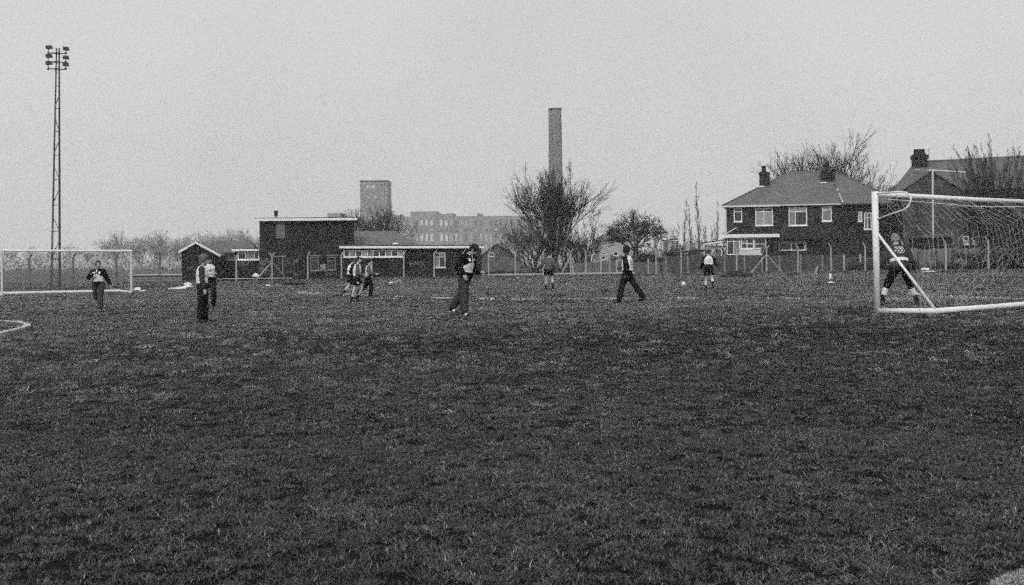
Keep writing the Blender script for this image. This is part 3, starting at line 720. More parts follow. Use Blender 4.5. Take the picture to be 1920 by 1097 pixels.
# ---- mill and its chimney, far off in the haze
def mill():
    Y = 430.0; o = on(800, Y); root = empty('cotton_mill', o, 'hazy brick cotton mill with a tall square water tower', 'mill')
    X = lambda px, D=Y: pxx(px, D) - o.x
    Z = lambda px, py, D=Y: pz(px, py, D) - o.z
    lo = -6
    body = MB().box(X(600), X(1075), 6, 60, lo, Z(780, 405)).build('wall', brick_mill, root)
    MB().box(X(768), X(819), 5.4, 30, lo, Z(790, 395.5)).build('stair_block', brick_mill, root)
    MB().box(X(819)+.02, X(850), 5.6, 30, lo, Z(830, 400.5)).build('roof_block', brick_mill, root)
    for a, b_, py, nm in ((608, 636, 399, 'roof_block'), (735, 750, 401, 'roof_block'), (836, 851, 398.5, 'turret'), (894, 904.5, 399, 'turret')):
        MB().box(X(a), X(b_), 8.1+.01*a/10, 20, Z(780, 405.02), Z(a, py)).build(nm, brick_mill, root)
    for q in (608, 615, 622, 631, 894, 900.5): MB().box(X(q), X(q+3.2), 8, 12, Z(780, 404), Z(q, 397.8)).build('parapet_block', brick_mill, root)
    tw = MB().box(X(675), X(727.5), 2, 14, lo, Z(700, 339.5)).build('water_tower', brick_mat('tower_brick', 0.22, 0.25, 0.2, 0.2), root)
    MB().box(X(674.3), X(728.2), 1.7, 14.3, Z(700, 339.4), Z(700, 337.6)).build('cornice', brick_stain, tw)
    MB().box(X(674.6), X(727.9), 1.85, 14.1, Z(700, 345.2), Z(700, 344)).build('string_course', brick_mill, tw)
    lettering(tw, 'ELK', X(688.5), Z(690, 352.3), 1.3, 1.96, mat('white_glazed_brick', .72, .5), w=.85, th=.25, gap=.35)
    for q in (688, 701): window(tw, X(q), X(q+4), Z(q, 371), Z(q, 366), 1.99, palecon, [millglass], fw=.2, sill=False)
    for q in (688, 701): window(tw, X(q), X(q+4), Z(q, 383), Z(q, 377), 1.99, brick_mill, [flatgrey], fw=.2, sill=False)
    r = random.Random(9)
    for k, q in enumerate(np.arange(758, 1070, 9.4)):
        yv = 5.99 if not 768-6 < q < 852 else (5.39 if q+5.5 < 819 else 5.58)
        for a, b_ in ((411, 423), (427, 434), (437.5, 452.5), (457, 470)):
            bright = 779 < q < 835 and a in (411, 437.5)
            if 813 < q < 821: continue
            window(root, X(q), X(q+5.4), Z(q, b_), Z(q, a), yv, brick_mill, [mat('mill_glazing_bright', .78, .4) if bright else (millglass if r.random() < .45 else flatgrey)], mull=[X(q+2.7)], fw=.18, sill=False)
    MB().box(X(883.5), X(884.6), 5.7, 5.98, lo, Z(884, 409)).build('downpipe', palecon, root)
mill()
Y = 400.0; p = on(1043, Y)
root = empty('factory_chimney', p, 'tall tapering brick mill chimney rising behind the large bare tree', 'chimney')
zt = pz(1043, 205, Y) - p.z; nseg = 14
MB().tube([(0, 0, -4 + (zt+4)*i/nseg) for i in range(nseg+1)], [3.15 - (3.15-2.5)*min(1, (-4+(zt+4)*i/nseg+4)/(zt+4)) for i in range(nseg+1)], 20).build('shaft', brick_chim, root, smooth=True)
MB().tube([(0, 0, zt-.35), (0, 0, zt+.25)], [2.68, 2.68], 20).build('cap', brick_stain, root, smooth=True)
# distant aerials over the mill roof

# ------------------------------------------------------------------ floodlight mast
def mast():
    Y = 64.6; o = on(103.5, Y); root = empty('floodlight_mast', o, 'slender lattice floodlight mast with six lamps on three cross arms', 'floodlight mast')
    o = o.copy()
    H = pz(108, 95, Y) - o.z
    lean = P(108.5, 95, Y).x - o.x
    def c(z, i, j):
        t = z/H; w = .27*(1-t) + .085*t
        return Vector((lean*t + i*w, j*w*.35, z))
    for i, j in ((-1,-1),(1,-1),(1,1),(-1,1)):
        MB().bar(c(-.2, i, j), c(H+.15, i, j), .055 if i > 0 else .042).build('upright', steel, root)
    MB().box(-.5, .5, -.5, .5, -.3, .06).build('footing', concrete, root)
    z = .35; k = 0
    while z < H-1.4:
        st = max(1.2, 1.75 - .05*k)
        br = MB()
        br.bar(c(z, -1, -1), c(z, 1, -1), .04)
        if z < H*.8: br.bar(c(z+.06, *((-1, -1) if k % 2 else (1, -1))), c(z+st*.6, *((1, -1) if k % 2 else (-1, -1))), .034)
        br.bar(c(z, 1, -1), c(z, 1, 1), .03); br.bar(c(z, -1, -1), c(z, -1, 1), .03)
        br.build('lattice_brace', steel, root); z += st; k += 1
    for py, pl in ((100.5, 89.5), (117, 105.5), (130, 121.5)):
        z = pz(105, py, Y) - o.z; L = .55; xc = lean*z/H
        a = MB().tube([(xc-L, -.1, z+.03), (xc+L, -.1, z-.03)], .035, 8); a.bar((xc-.16, -.1, z), (xc+.16, -.1, z), .1, .1)
        a.build('cross_arm', steel, root)
        for sx in (-1, 1):
            zl = z + .30 - .05*sx
            lm = MB(); tilt = .12
            lm.add([(-.21,-.12,-.10),(.21,-.12,-.10),(.21,.12,-.13),(-.21,.12,-.13),(-.2,-.14,.13),(.2,-.14,.13),(.17,.1,.10),(-.17,.1,.10)],
                   [(0,3,2,1),(4,5,6,7),(0,1,5,4),(1,2,6,5),(2,3,7,6),(3,0,4,7)])
            lo_ = lm.build('lamp', lampgrey, root); lo_.location = (xc + sx*(L-.02) + .05, -.12, zl+.03); lo_.scale = (.9, .9, .88); lo_.rotation_euler = (R(8), R(3*sx), R(14*sx))
            MB().box(-.18, .18, -.145, -.131, -.085, .10).build('lens', glass, lo_)
            br = MB().tube([(xc+sx*L, -.1, z-.02), (xc+sx*L, -.1, zl-.08)], .028, 6); br.tube([(xc+sx*L-.05, -.1, z), (xc+sx*L+.05, -.1, z)], .07, 8)
            br.build('lamp_bracket', steel, root)
mast()

# ------------------------------------------------------------------ boundary fence of cranked concrete posts
fence = empty('concrete_post_fence', on(900, 88), 'long wire fence of cranked concrete posts round the playing field', 'fence')
FO = fence.location.copy()
posts = [(-25, -1), (55, 1), (137, 1), (218, 1), (300, 1), (443, 1), (510, 0), (577, 1), (640, 1), (697, 1), (757, 1), (814, 1), (868, 1), (916, 1), (966, 1), (1018, 1), (1070, 0), (1098.5, -1), (1143, -1), (1230, -1), (1277, -1), (1330, -1), (1381, -1),
         (1437, 0), (1496, -1), (1558, -1), (1622, -1), (1694, -1), (1773, -1), (1853, -1), (1935, -1)]
fence_mats = {'l': mat('weathered_post', .14, .9, .3, 3), 'c': mat('field_post', .33, .9, .25, 3)}
tops = []
for px, cr in posts:
    Yf = fence_y(px); q = on(px, Yf) - FO; h = 2.15
    sx = 1 if cr > 0 else -1
    m_ = fence_mats['l'] if px < 400 else fence_mats['c']
    mb = MB().tube([(q.x, q.y, q.z-.3), (q.x, q.y, q.z+h-.06), (q.x+.015*sx, q.y, q.z+h)], [.085, .075, .072], 4)
    if cr: mb.tube([(q.x, q.y, q.z+h-.02), (q.x+.22*sx, q.y-.05, q.z+h+.33)], [.07, .05], 4)
    else:
        for s_ in (-1, 1): mb.tube([(q.x, q.y, q.z+h-.02), (q.x+.26*s_, q.y-.03, q.z+h+.30)], [.06, .045], 4)
    po = mb.build('post', m_, fence)
    tops.append(q)
    if not cr:
        for s_ in ((-1, 1) if px != 1070 else (-1, 1)):
            L = 1.55 if px != 1070 else (1.05 if s_ < 0 else .6)
            MB().tube([(q.x+s_*L, q.y-.1, q.z-.12), (q.x+.07*s_, q.y, q.z+1.62)], [.07, .06], 4).build('strut', m_ if s_ < 0 or px > 1400 else fence_mats['l'], fence)
wires = MB()
for a, b_ in zip(tops[:-1], tops[1:]):
    if abs(b_.x - a.x) > 9: continue
    for h in (.15, .8, 1.45, 2.1):
        if h > 1.4 and 430 < 0: continue
        mid = (a+b_)/2 + Vector((0, 0, h-.02))
        wires.tube([a+Vector((0, -.08, h)), mid+Vector((0, -.08, 0)), b_+Vector((0, -.08, h))], .006, 3, cap=False)
wires.build('wire', netting_black, fence)

# garden fences behind it: pale concrete posts and bays of upright boards
def garden_fence(label, pts, h, bm_, ph, pm, bw=.15, seed=1, gap=.012):
    o = on(pts[0][0], pts[0][1]); root = empty('garden_fence', o, label, 'fence'); r = random.Random(seed)
    loc = [on(px, Y) - o for px, Y in pts]
    for q in loc: MB().box(q.x-.07, q.x+.07, q.y-.16, q.y-.02, q.z-.3, q.z+ph*r.uniform(.96, 1.05)).build('post', pm, root)
    for a, b_ in zip(loc[:-1], loc[1:]):
        L = (b_-a).length; n = max(2, int(L/bw)); mb = MB(); hh = h*r.uniform(.97, 1.03)
        for i in range(n):
            if r.random() < .02: continue
            t0, t1 = (i+gap)/n, (i+1-gap)/n
            p0, p1 = a.lerp(b_, t0), a.lerp(b_, t1); top = hh*r.uniform(.965, 1.02); dy = r.uniform(0, .025)
            mb.add([(p0.x, p0.y+dy, p0.z-.05), (p1.x, p1.y+dy, p1.z-.05), (p1.x, p1.y+dy+.02, p1.z-.05), (p0.x, p0.y+dy+.02, p0.z-.05),
                    (p0.x, p0.y+dy, p0.z+top), (p1.x, p1.y+dy, p1.z+top*r.uniform(.99,1)), (p1.x, p1.y+dy+.02, p1.z+top), (p0.x, p0.y+dy+.02, p0.z+top)],
                   [(0,3,2,1),(4,5,6,7),(0,1,5,4),(1,2,6,5),(2,3,7,6),(3,0,4,7)])
        tag(mb.build('boards', bm_, root), kind='stuff')
        rl = MB()
        for z in (.3, h-.25): rl.bar(a+Vector((0, .07, z)), b_+Vector((0, .07, z)), .06, .08)
        rl.build('rail', bm_, root)
garden_fence('low garden fence of grey boards between short pale concrete posts', [(q, 93) for q in (1074, 1098, 1126.5, 1156, 1186, 1215, 1248)], 1.2, mat('grey_boards', .13, .9, .4, 2.0, stretch=(4, 4, .4)), 1.45, postpale, seed=2)
garden_fence('tall dark board fence below the hipped brick house', [(q, 91) for q in (1248.8, 1289, 1322, 1358, 1395, 1428, 1461, 1500, 1541, 1581)], 1.6, board, 1.62, mat('grey_post', .2, .9, .3, 3), seed=3)
garden_fence('broken pale board fence glimpsed through the goal net', [(q, 79) for q in (1690, 1722, 1755, 1786, 1815, 1850, 1890, 1930)], 1.85, boardpale, 1.7, board, bw=.3, seed=4, gap=.06)
garden_fence('thin garden fence of loose boards beside the bushes', [(q, 90) for q in (1581.8, 1612, 1646, 1684)], 1.4, board, 1.55, postpale, seed=6, gap=.04)

# ------------------------------------------------------------------ goals
def net_mesh(fn, nu, nv, rad, keep=None):
    Pm = [[fn(i/nu, j/nv) for j in range(nv+1)] for i in range(nu+1)]
    mb = MB()
    for i in range(nu+1):
        for j in range(nv+1):
            if i < nu and (keep is None or keep(i/nu, j/nv, 0)): mb.tube([Pm[i][j], Pm[i+1][j]], rad, 3, cap=False)
            if j < nv and (keep is None or keep(i/nu, j/nv, 1)): mb.tube([Pm[i][j], Pm[i][j+1]], rad, 3, cap=False)
    return mb
def goal_near():
    A = P(1645, 589, 20.73); d = Vector((.819, .574, 0)); b_ = Vector((.574, -.819, 0)); L = 7.32; r = .06
    B = A + d*L
    A.z = gz(A.x, A.y); B.z = gz(B.x, B.y)
    root = empty('goal', A, 'white portable goal with sagging net that the goalkeeper stands before', 'goal')
    zt = P(1640, 364, 20.73).z - A.z
    z_ = Vector((0, 0, 1)); O = Vector((0, 0, 0)); T = O - d*.05 + z_*zt; E = d*L + z_*(B.z - A.z); TE = E + z_*zt
    K = b_*1.27 + d*.02; K.z = P(1750, 583.5, 19.66).z - A.z
    KE = K + d*(L-.04); KE.z = P(1920, 574, 21.5).z - A.z + .05
    MB().tube([O - z_*.04, T + z_*.05], r*1.08, 14).build('post', goalwhite, root, smooth=True)
    MB().tube([E - z_*.04, TE + z_*.05], r*1.08, 14).build('post', goalwhite, root, smooth=True)
    MB().tube([T, T.lerp(TE, .5) - z_*.015, TE], r*.85, 14).build('crossbar', goalwhite, root, smooth=True)
    for S, k, nm in ((O, K, -1), (E, KE, 1)):
        MB().tube([S + z_*.05, k], r*.95, 12).build('side_ground_bar', goalwhite, root, smooth=True)
        MB().tube([S - d*.03 + z_*1.67, k + z_*.03], .028, 8).build('brace', goalwhite, root, smooth=True)
        top = S - d*.05 + z_*zt
        pts = [top + z_*.01, top + b_*.55 + z_*.01, top + b_*.70 - z_*.01, top + b_*.80 - z_*.07, top + b_*.82 - z_*.16, top + b_*.77 - z_*.27, top + b_*.68 - z_*.34, S - d*.04 + z_*1.9]
        MB().tube(pts, .019, 8).build('net_hoop', goalwhite, root, smooth=True)
    MB().tube([K, K.lerp(KE, .25), K.lerp(KE, .5)+z_*.01, KE], r*.95, 12).build('back_ground_bar', goalwhite, root, smooth=True)
    rr = random.Random(4)
    N1 = {}
    def wob(u, v, s): return (math.sin(u*47 + v*9*s) + math.sin(u*23 - v*17 + s) + .6*math.sin(u*91+v*31)) / 2.6
    def fn(u, v):
        t = u*L; low = 0.95 if t > 3.0 else max(0.05, .05 + .9*max(0, (t-1.2)/1.8))
        top = T.lerp(TE, u) - z_*(.05 + .02*math.sin(u*40))
        depth = .75 if v < .3 else .75 + .25*v
        q = top + b_*(depth*min(1, v*3.2)**.7) - z_*((zt-low)*v**1.05)
        q = q + z_*(-.16*math.sin(v*3.1)*abs(math.sin(u*9.5+.7*math.sin(v*5))) + .07*math.sin(u*34+2.5*math.sin(v*4))*(u > .3) + .028*wob(u, v, 2)) + d*(.045*wob(u+.3, v, 5)*(.3+v)) + b_*(.06*wob(u, v+.5, 3)*v)
        return q
    net = net_mesh(fn, 42, 13, .0042, lambda u, v, k: u > .40 or rr.random() < (.5 + u))
    def fs(u, v):       # side net and the loose slack lying in the corner
        top = T + b_*.8*u; bot = K*u + z_*.02
        q = top.lerp(bot, v); return q + d*(.35*math.sin(v*2.9)*(u+.2) + .1*wob(u, v, 3)) + z_*(.09*wob(u, v, 4) - .12*math.sin(u*3.1)*v)
    sn = net_mesh(fs, 7, 12, .003, lambda u, v, k: rr.random() < .45)
    for k in range(7):  # slack strands drooping in arcs from the bar
        t0 = rr.uniform(.1, 2.6); w = rr.uniform(.25, .8); h = rr.uniform(.15, 1.1); base = K + d*t0
        pts = [base + d*(w*(s-.5)*2) + z_*(h*math.sin(math.pi*s)**.8) - b_*(.5*s+.1) + Vector((rr.uniform(-.03,.03), 0, rr.uniform(-.03,.03))) for s in [i/9 for i in range(10)]]
        sn.tube(pts, .003, 3, cap=False)
    no = net.build('net', twine, root); sn.build('side_net', twine, root)
    MB().tube([T - z_*.09 + d*.3, T.lerp(TE, .5) - z_*.17, TE - z_*.09], .012, 6).build('net_rope', dullwhite, root)
goal_near()
def goal_far():
    A = P(246.5, 549, 59.1); A.z = gz(A.x, A.y); C_ = P(4, 553, 56.4); C_.z = gz(C_.x, C_.y)
    root = empty('goal', A, 'small looking white goal far off behind the player in the dark tracksuit', 'goal')
    z_ = Vector((0, 0, 1)); O = Vector((0,0,0)); E = C_ - A; zt = P(247, 470.5, 59.1).z - A.z; zt2 = P(5, 470, 56.4).z - A.z
    K = P(225, 546.5, 61) - A; K.z = gz(K.x+A.x, K.y+A.y) - A.z + .1; KE = E + (K-O)*.95; KE.z = gz(KE.x+A.x, KE.y+A.y) - A.z + .1
    T, TE = z_*zt, E*1.0; TE = Vector((E.x, E.y, zt2))
    r = .065
    MB().tube([O - z_*.05, T], r*.9, 10).build('post', dullwhite, root); MB().tube([E - z_*.05, TE], r, 10).build('post', dullwhite, root)
    MB().tube([T + Vector((.05, 0, 0)), TE], r, 10).build('crossbar', goalwhite, root)
    MB().tube([K, KE], r*1.2, 10).build('back_ground_bar', goalwhite, root)
    bk = (K - O); bk.z = 0
    for S, k, tp in ((O, K, T), (E, KE, TE)):
        MB().tube([S + z_*.06, k], r*.9, 10).build('side_ground_bar', goalwhite, root)
        MB().tube([tp - z_*.02, tp + bk*.55 - z_*.02, tp + bk*.6 - z_*.12, tp - z_*.65], .03, 6).build('net_hoop', dullwhite, root)
    def fn(u, v):
        top = T.lerp(TE, u); bot = K.lerp(KE, u); q = top.lerp(bot, v); q = q + bk*.45*math.sin(v*math.pi)
        return q + Vector((.03*math.sin(u*50+v*9), 0, -.08*abs(math.sin(u*14))*v))
    net_mesh(fn, 40, 14, .0035).build('net', mat('grey_twine', .22, .9), root)
    rr = random.Random(2); b2 = MB()
    for k in range(14):
        x = rr.uniform(-.3, .05); pts = [(x + rr.uniform(-.06,.06), .15 + rr.uniform(0,.2), 1.5 - 1.5*i/6 + rr.uniform(-.04,.04)) for i in range(7)]
        b2.tube(pts, .006, 3, cap=False)
    b2.build('bunched_net', twine, root)
goal_far()

# ------------------------------------------------------------------ trees
def tubes_np(lines, radii, k):
    """lines: (n,m,3), radii (n,m) -> verts, quads"""
    n, m, _ = lines.shape
    t = np.gradient(lines, axis=1); t /= np.linalg.norm(t, axis=2, keepdims=True) + 1e-9
    ref = np.where(np.abs(t[..., 2:3]) > .9, np.array([1., 0, 0]), np.array([0, 0, 1.]))
    a = np.cross(t, ref); a /= np.linalg.norm(a, axis=2, keepdims=True) + 1e-9; b = np.cross(t, a)
    an = np.arange(k)*2*np.pi/k
    V = lines[:, :, None] + radii[:, :, None, None]*(a[:, :, None]*np.cos(an)[:, None] + b[:, :, None]*np.sin(an)[:, None])
    idx = np.arange(n*m*k).reshape(n, m, k)
    q = np.stack([idx[:, :-1], np.roll(idx, -1, 2)[:, :-1], np.roll(idx, -1, 2)[:, 1:], idx[:, 1:]], -1).reshape(-1, 4)
    return V.reshape(-1, 3), q
def grow(seed, H, levels, trunk_h=.25, r0=.2, stems=1, spread=.0, wig=.12, up=.06, shape=None, bend=(0, 0), min_r=.006):
    """levels: list of (children, angle deg, length ratio, tmin, up) ; returns list per level of (lines, radii)"""
    r = np.random.default_rng(seed); out = []
    def line(p, d, L, ra, rb, m, wig, up):
        n = len(p); pts = np.zeros((n, m, 3)); pts[:, 0] = p; d = d.copy(); st = (L/(m-1))[:, None]
        for i in range(1, m):
            d = d + r.normal(0, wig, (n, 3)) + np.array([0, 0, 1.])*up; d /= np.linalg.norm(d, axis=1, keepdims=True)
            pts[:, i] = pts[:, i-1] + d*st
        tt = np.linspace(0, 1, m)[None]
        return pts, ra[:, None]*(1-tt) + rb[:, None]*tt
    a = r.uniform(0, 6.28, stems); sp = spread*r.uniform(.35, 1, stems) if stems > 1 else np.zeros(1)
    d = np.stack([np.sin(sp)*np.cos(a) + bend[0], np.sin(sp)*np.sin(a) + bend[1], np.cos(sp)], 1); d /= np.linalg.norm(d, axis=1, keepdims=True)
    p = np.stack([.12*stems**.5*np.cos(a)*(stems > 1), .12*stems**.5*np.sin(a)*(stems > 1), np.full(stems, -.15)], 1)
    L = H*(1 if stems == 1 else r.uniform(.75, 1.05, stems))*np.ones(stems)
    rad = np.full(stems, r0)*(L/H)
    lines, rr = line(p, d, L, rad, rad*.15, 9, wig*.5, 0.02)
    out.append((lines, rr))
    plen = L
    for li, (nc, ang, ratio, tmin, upk) in enumerate(levels):
        lp, rp = out[-1]; n, m, _ = lp.shape
        if li == 0: tmin = trunk_h
        t = (tmin + (1-tmin)*(np.arange(nc)[None] + r.uniform(0, 1, (n, nc)))/nc).clip(0, .985)
        f = t*(m-1); i0 = f.astype(int).clip(0, m-2); w = (f-i0)[..., None]
        ii = np.arange(n)[:, None]
        p = lp[ii, i0]*(1-w) + lp[ii, i0+1]*w; tg = lp[ii, i0+1] - lp[ii, i0]; tg /= np.linalg.norm(tg, axis=2, keepdims=True) + 1e-9
        pr = rp[ii, i0]*(1-w[..., 0]) + rp[ii, i0+1]*w[..., 0]
        rv = r.normal(0, 1, (n, nc, 3)); rv -= (rv*tg).sum(2, keepdims=True)*tg; rv /= np.linalg.norm(rv, axis=2, keepdims=True) + 1e-9
        aa = R(ang)*r.uniform(.65, 1.3, (n, nc, 1))
        d = tg*np.cos(aa) + rv*np.sin(aa)
        L = plen[:, None]*ratio*r.uniform(.6, 1.15, (n, nc))
        if li == 0: L *= (shape or (lambda q: 1.0 - .55*((q-trunk_h)/(1-trunk_h))))(t)
        else: L *= (1.1 - .55*t)
        ra = np.maximum(np.minimum(pr*.62, L*.022), min_r)
        p, d, L, ra = p.reshape(-1, 3), d.reshape(-1, 3), L.ravel(), ra.ravel()
        okk = L > .06; p, d, L, ra = p[okk], d[okk], L[okk], ra[okk]
        mm = 7 if li == 0 else (5 if li == 1 else (4 if li == 2 else 3))
        lines, rr = line(p, d, L, ra, np.maximum(ra*.3, min_r*.6), mm, wig*(1+.3*li), upk)
        out.append((lines, rr)); plen = L
    return out
def fork(seed, H, depth, L0, ratio, ang, lat=.7, r0=.25, rk=.74, up=.05, stems=1, spread=.4, wig=.06, bend=(0, 0), min_r=.011, flat=1.0, trunk=0.0, lean=(0, 0)):
    """tree that forks at the tips: level after level of shorter, thinner shoots"""
    r = np.random.default_rng(seed); out = []
    a = np.arange(stems)*2.39996 + r.uniform(0, 6.28) + r.uniform(-.3, .3, stems); sp = spread*np.sqrt((np.arange(stems)+.35)/stems)*r.uniform(.9, 1.1, stems) if stems > 1 else np.zeros(1)
    d = np.stack([np.sin(sp)*np.cos(a)+bend[0], np.sin(sp)*np.sin(a)+bend[1], np.cos(sp)], 1); d /= np.linalg.norm(d, axis=1, keepdims=True)
    p = np.zeros((stems, 3)); p[:, 2] = -.15; p[:, :2] = d[:, :2]*.25
    L = H*L0*r.uniform(.85, 1.15, stems); ra = np.full(stems, r0); m0 = 5
    if trunk:
        t_ = np.linspace(0, 1, 6)[:, None]; top_ = np.array([lean[0], lean[1], trunk*H])
        tl_ = t_*top_ + np.array([0, 0, -.15])*(1-t_); tl_[:, :2] += (np.sin(t_*5)*.04*(1-t_)*H*.1)
        out.append((tl_[None], (r0*1.9*(1 - .35*t_[:, 0]))[None])); p = np.tile(top_, (stems, 1)) - np.array([0, 0, .12])
    for lv in range(depth+1):
        n = len(p); m = m0 if lv < 2 else 3
        pts = np.zeros((n, m, 3)); pts[:, 0] = p; dd = d.copy()
        for i in range(1, m):
            dd = dd + r.normal(0, wig*(1 + .08*lv), (n, 3)) + np.array([0, 0, up]); dd /= np.linalg.norm(dd, axis=1, keepdims=True)
            pts[:, i] = pts[:, i-1] + dd*(L/(m-1))[:, None]
        tt = np.linspace(0, 1, m)[None]; rb = np.maximum(ra*rk**.7, min_r*.7)
        out.append((pts, ra[:, None]*(1-tt) + rb[:, None]*tt))
        if lv == depth: break
        P_, D_, L_, R_ = [], [], [], []
        for kind in range(3):
            if kind == 2:
                sel = r.uniform(0, 1, n) < lat*(.5 if lv < 2 else 1); base = pts[sel, m//2] ; dv = pts[sel, m//2] - pts[sel, m//2-1]
            else: sel = np.ones(n, bool); base = pts[:, -1]; dv = dd
            k = sel.sum(); dv = dv/(np.linalg.norm(dv, axis=1, keepdims=True)+1e-9)
            rv = r.normal(0, 1, (k, 3)); rv[:, 1] *= flat
            if kind == 0: rv0 = rv
            if kind == 1: rv = -rv0 + .5*rv
            rv -= (rv*dv).sum(1, keepdims=True)*dv; rv /= np.linalg.norm(rv, axis=1, keepdims=True)+1e-9
            aa = R(ang)*r.uniform(.35, 1.25, (k, 1))*(.8, 1.0, 1.6)[kind]
            P_.append(base); D_.append(dv*np.cos(aa) + rv*np.sin(aa)); L_.append(L[sel]*ratio*r.uniform(.72, 1.14, k)*(1, .95, .8)[kind]); R_.append(np.maximum(ra[sel]*(rk, rk*.85, rk*.6)[kind], min_r))
        p, d, L, ra = np.concatenate(P_), np.concatenate(D_), np.concatenate(L_), np.concatenate(R_)
    top = max(o[0][..., 2].max() for o in out)
    for o_ in out: o_[0][...] *= H/top
    return out
def tree_meshes(name, sk, bm_, tm, leaves=0, leaf=.08, seed=0, split=1):
    ks = [9, 7, 5, 4, 3, 3, 3, 3, 3, 3, 3, 3]
    def pack(levels, off):
        Vs, Qs, c = [], [], 0
        for i, (ln, rd) in enumerate(levels):
            v, q = tubes_np(ln, rd, ks[i+off]); Vs.append(v); Qs.append(q+c); c += len(v)
        return np.concatenate(Vs), np.concatenate(Qs)
    v, q = pack(sk[:split], 0); tr = np_mesh('trunk', v, q, bm_, True)
    v, q = pack(sk[split:], split)
    cr = np_mesh('crown', v, q, tm, False)
    lf = None
    if leaves:
        r = np.random.default_rng(seed); pts = sk[-1][0].reshape(-1, 3); c = pts[r.integers(0, len(pts), leaves)] + r.normal(0, leaf*2.2, (leaves, 3))
        a = r.normal(0, 1, (leaves, 3)); a /= np.linalg.norm(a, axis=1, keepdims=True); b = np.cross(a, r.normal(0, 1, (leaves, 3))); b /= np.linalg.norm(b, axis=1, keepdims=True)
        s = leaf*r.uniform(.5, 1.3, (leaves, 1))
        V = np.stack([c-a*s, c+b*s*.6, c+a*s, c-b*s*.6], 1).reshape(-1, 3)
        lf = np_mesh('leaves', V, np.arange(len(V)).reshape(-1, 4), leafm)
    return tr, cr, lf
def plant(name, label, cat, loc, meshes, group=None, rz=0.0, sc=1.0):
    o = empty(name, loc, label, cat, group, rz); o.scale = (sc, sc, sc) if not isinstance(sc, tuple) else sc
    for nm, me in zip(('trunk', 'crown', 'leaves'), meshes):
        if me is not None: link(bpy.data.objects.new(nm, me), o)
    return o
def at(px, py, Y):
    p = on(px, Y); return p
# big bare tree before the mill chimney: limbs rising like a vase
Y = 96; h = pz(1050, 305, Y) - on(1035, Y).z
sk = fork(87, h*1.02, 8, .185, .88, 18, .60, .13, .78, .035, 8, .62, .03, (.02, 0), .0085, 1, .09, (.05, 0))
plant('bare_tree', 'big spreading bare tree standing in front of the mill chimney', 'tree', on(1038, Y), tree_meshes('a', sk, bark, twig, split=4), sc=(.84, .92, 1.02))
sk = fork(3, 6.4, 8, .2, .83, 23, .5, .11, .76, .03, 5, .6, .06, (0, 0), .0085)
mid = tree_meshes('q', sk, bark, twig)
plant('bare_tree', 'low bushy bare tree filling the foot of the mill chimney behind the big tree', 'tree', on(1052, 112), mid, sc=.85)
plant('bare_tree', 'low bushy bare tree between the gabled shed and the big tree', 'tree', on(1000, 108), mid, sc=.92, rz=2.2)
plant('bare_shrub', 'low bare growth on the far flank of the big tree beside the shrub', 'shrub', on(1080, 107), mid, sc=.72, rz=4)
# its smaller neighbours
sk = fork(5, 5.0, 7, .26, .82, 26, .7, .10, .74, .02, 2, .22, .07, (0, 0), .009)
plant('bare_tree', 'small bare tree with two pale trunks beside the gabled shed', 'tree', on(970, 93), tree_meshes('b', sk, palebark, twig_pale), sc=1.05)
sk = fork(8, 5.8, 7, .25, .83, 28, .7, .15, .74, .03, 1, .2, .08, (-.05, 0), .009)
plant('bare_tree', 'dark stemmed bare tree tangled into the big spreading tree', 'tree', on(1006, 94), tree_meshes('c', sk, bark, twig), sc=1.1)
sk = grow(15, 5.2, [(7, 30, .5, .2, .08), (7, 30, .5, .2, .07), (5, 30, .5, .2, .05)], .2, .07, stems=7, spread=.42, wig=.08, min_r=.008)
shrub_m = tree_meshes('d', sk, bark, twig)
plant('bare_shrub', 'many stemmed bare shrub behind the low garden fence', 'shrub', on(1096, 95), shrub_m)
# dark tree with a leaning trunk
h = pz(1188, 388, 95) - on(1183, 95).z
sk = fork(28, h*1.02, 7, .19, .83, 27, .6, .075, .78, -.01, 8, 1.05, .08, (0, 0), .009, 1, .42, (.75, 0))
plant('leafing_tree', 'dense dark tree with a leaning trunk behind the walking player', 'tree', on(1178, 95), tree_meshes('e', sk, bark, twig, 5200, .065, 3), sc=(1.0, 1, 1))
# thin poplar saplings
sk = grow(41, 8.4, [(20, 20, .22, .12, .12), (8, 24, .45, .2, .1), (4, 25, .5, .2, .08)], .1, .07, wig=.05, shape=lambda q: 1.05-.75*q, min_r=.010)
sap = tree_meshes('f', sk, bark, twig_pale)
sk = grow(43, 6.2, [(16, 26, .3, .1, .1), (7, 26, .45, .2, .1), (4, 25, .5, .2, .08)], .1, .06, stems=3, spread=.14, wig=.06, min_r=.009)
sap2 = tree_meshes('g', sk, bark, twig_pale)
SAPS = [(1244, 122, .72, sap2, 'short bushy sapling nearest to the dark leaning tree'.replace('nearest', 'close')), (1262, 130, .95, sap2, 'forked sapling rising behind the small pale outbuilding'), (1281, 124, 1.0, sap, 'slender poplar sapling just past the small pale outbuilding'),
        (1296, 128, .95, sap, 'slender poplar sapling midway between outbuilding and car port'), (1313, 124, 1.22, sap, 'tallest poplar sapling of the row, above the car port roof end'), (1327, 130, 1.0, sap2, 'forked sapling over the middle of the car port roof'),
        (1343, 126, .98, sap, 'poplar sapling standing close to the white corner downpipe'), (1352, 122, .8, sap2, 'forked sapling touching the corner of the hipped house'), (1226, 118, .8, sap2, 'forked sapling half hidden in the crown edge of the dark leaning tree'), (1304, 134, .9, sap2, 'low forked sapling behind the tallest poplar')]
for i, (px, Yq, s, ms, lb) in enumerate(SAPS):
    plant('sapling', lb, 'sapling', on(px, Yq), ms, 'saplings beside the hipped house', rz=i*1.7, sc=s)
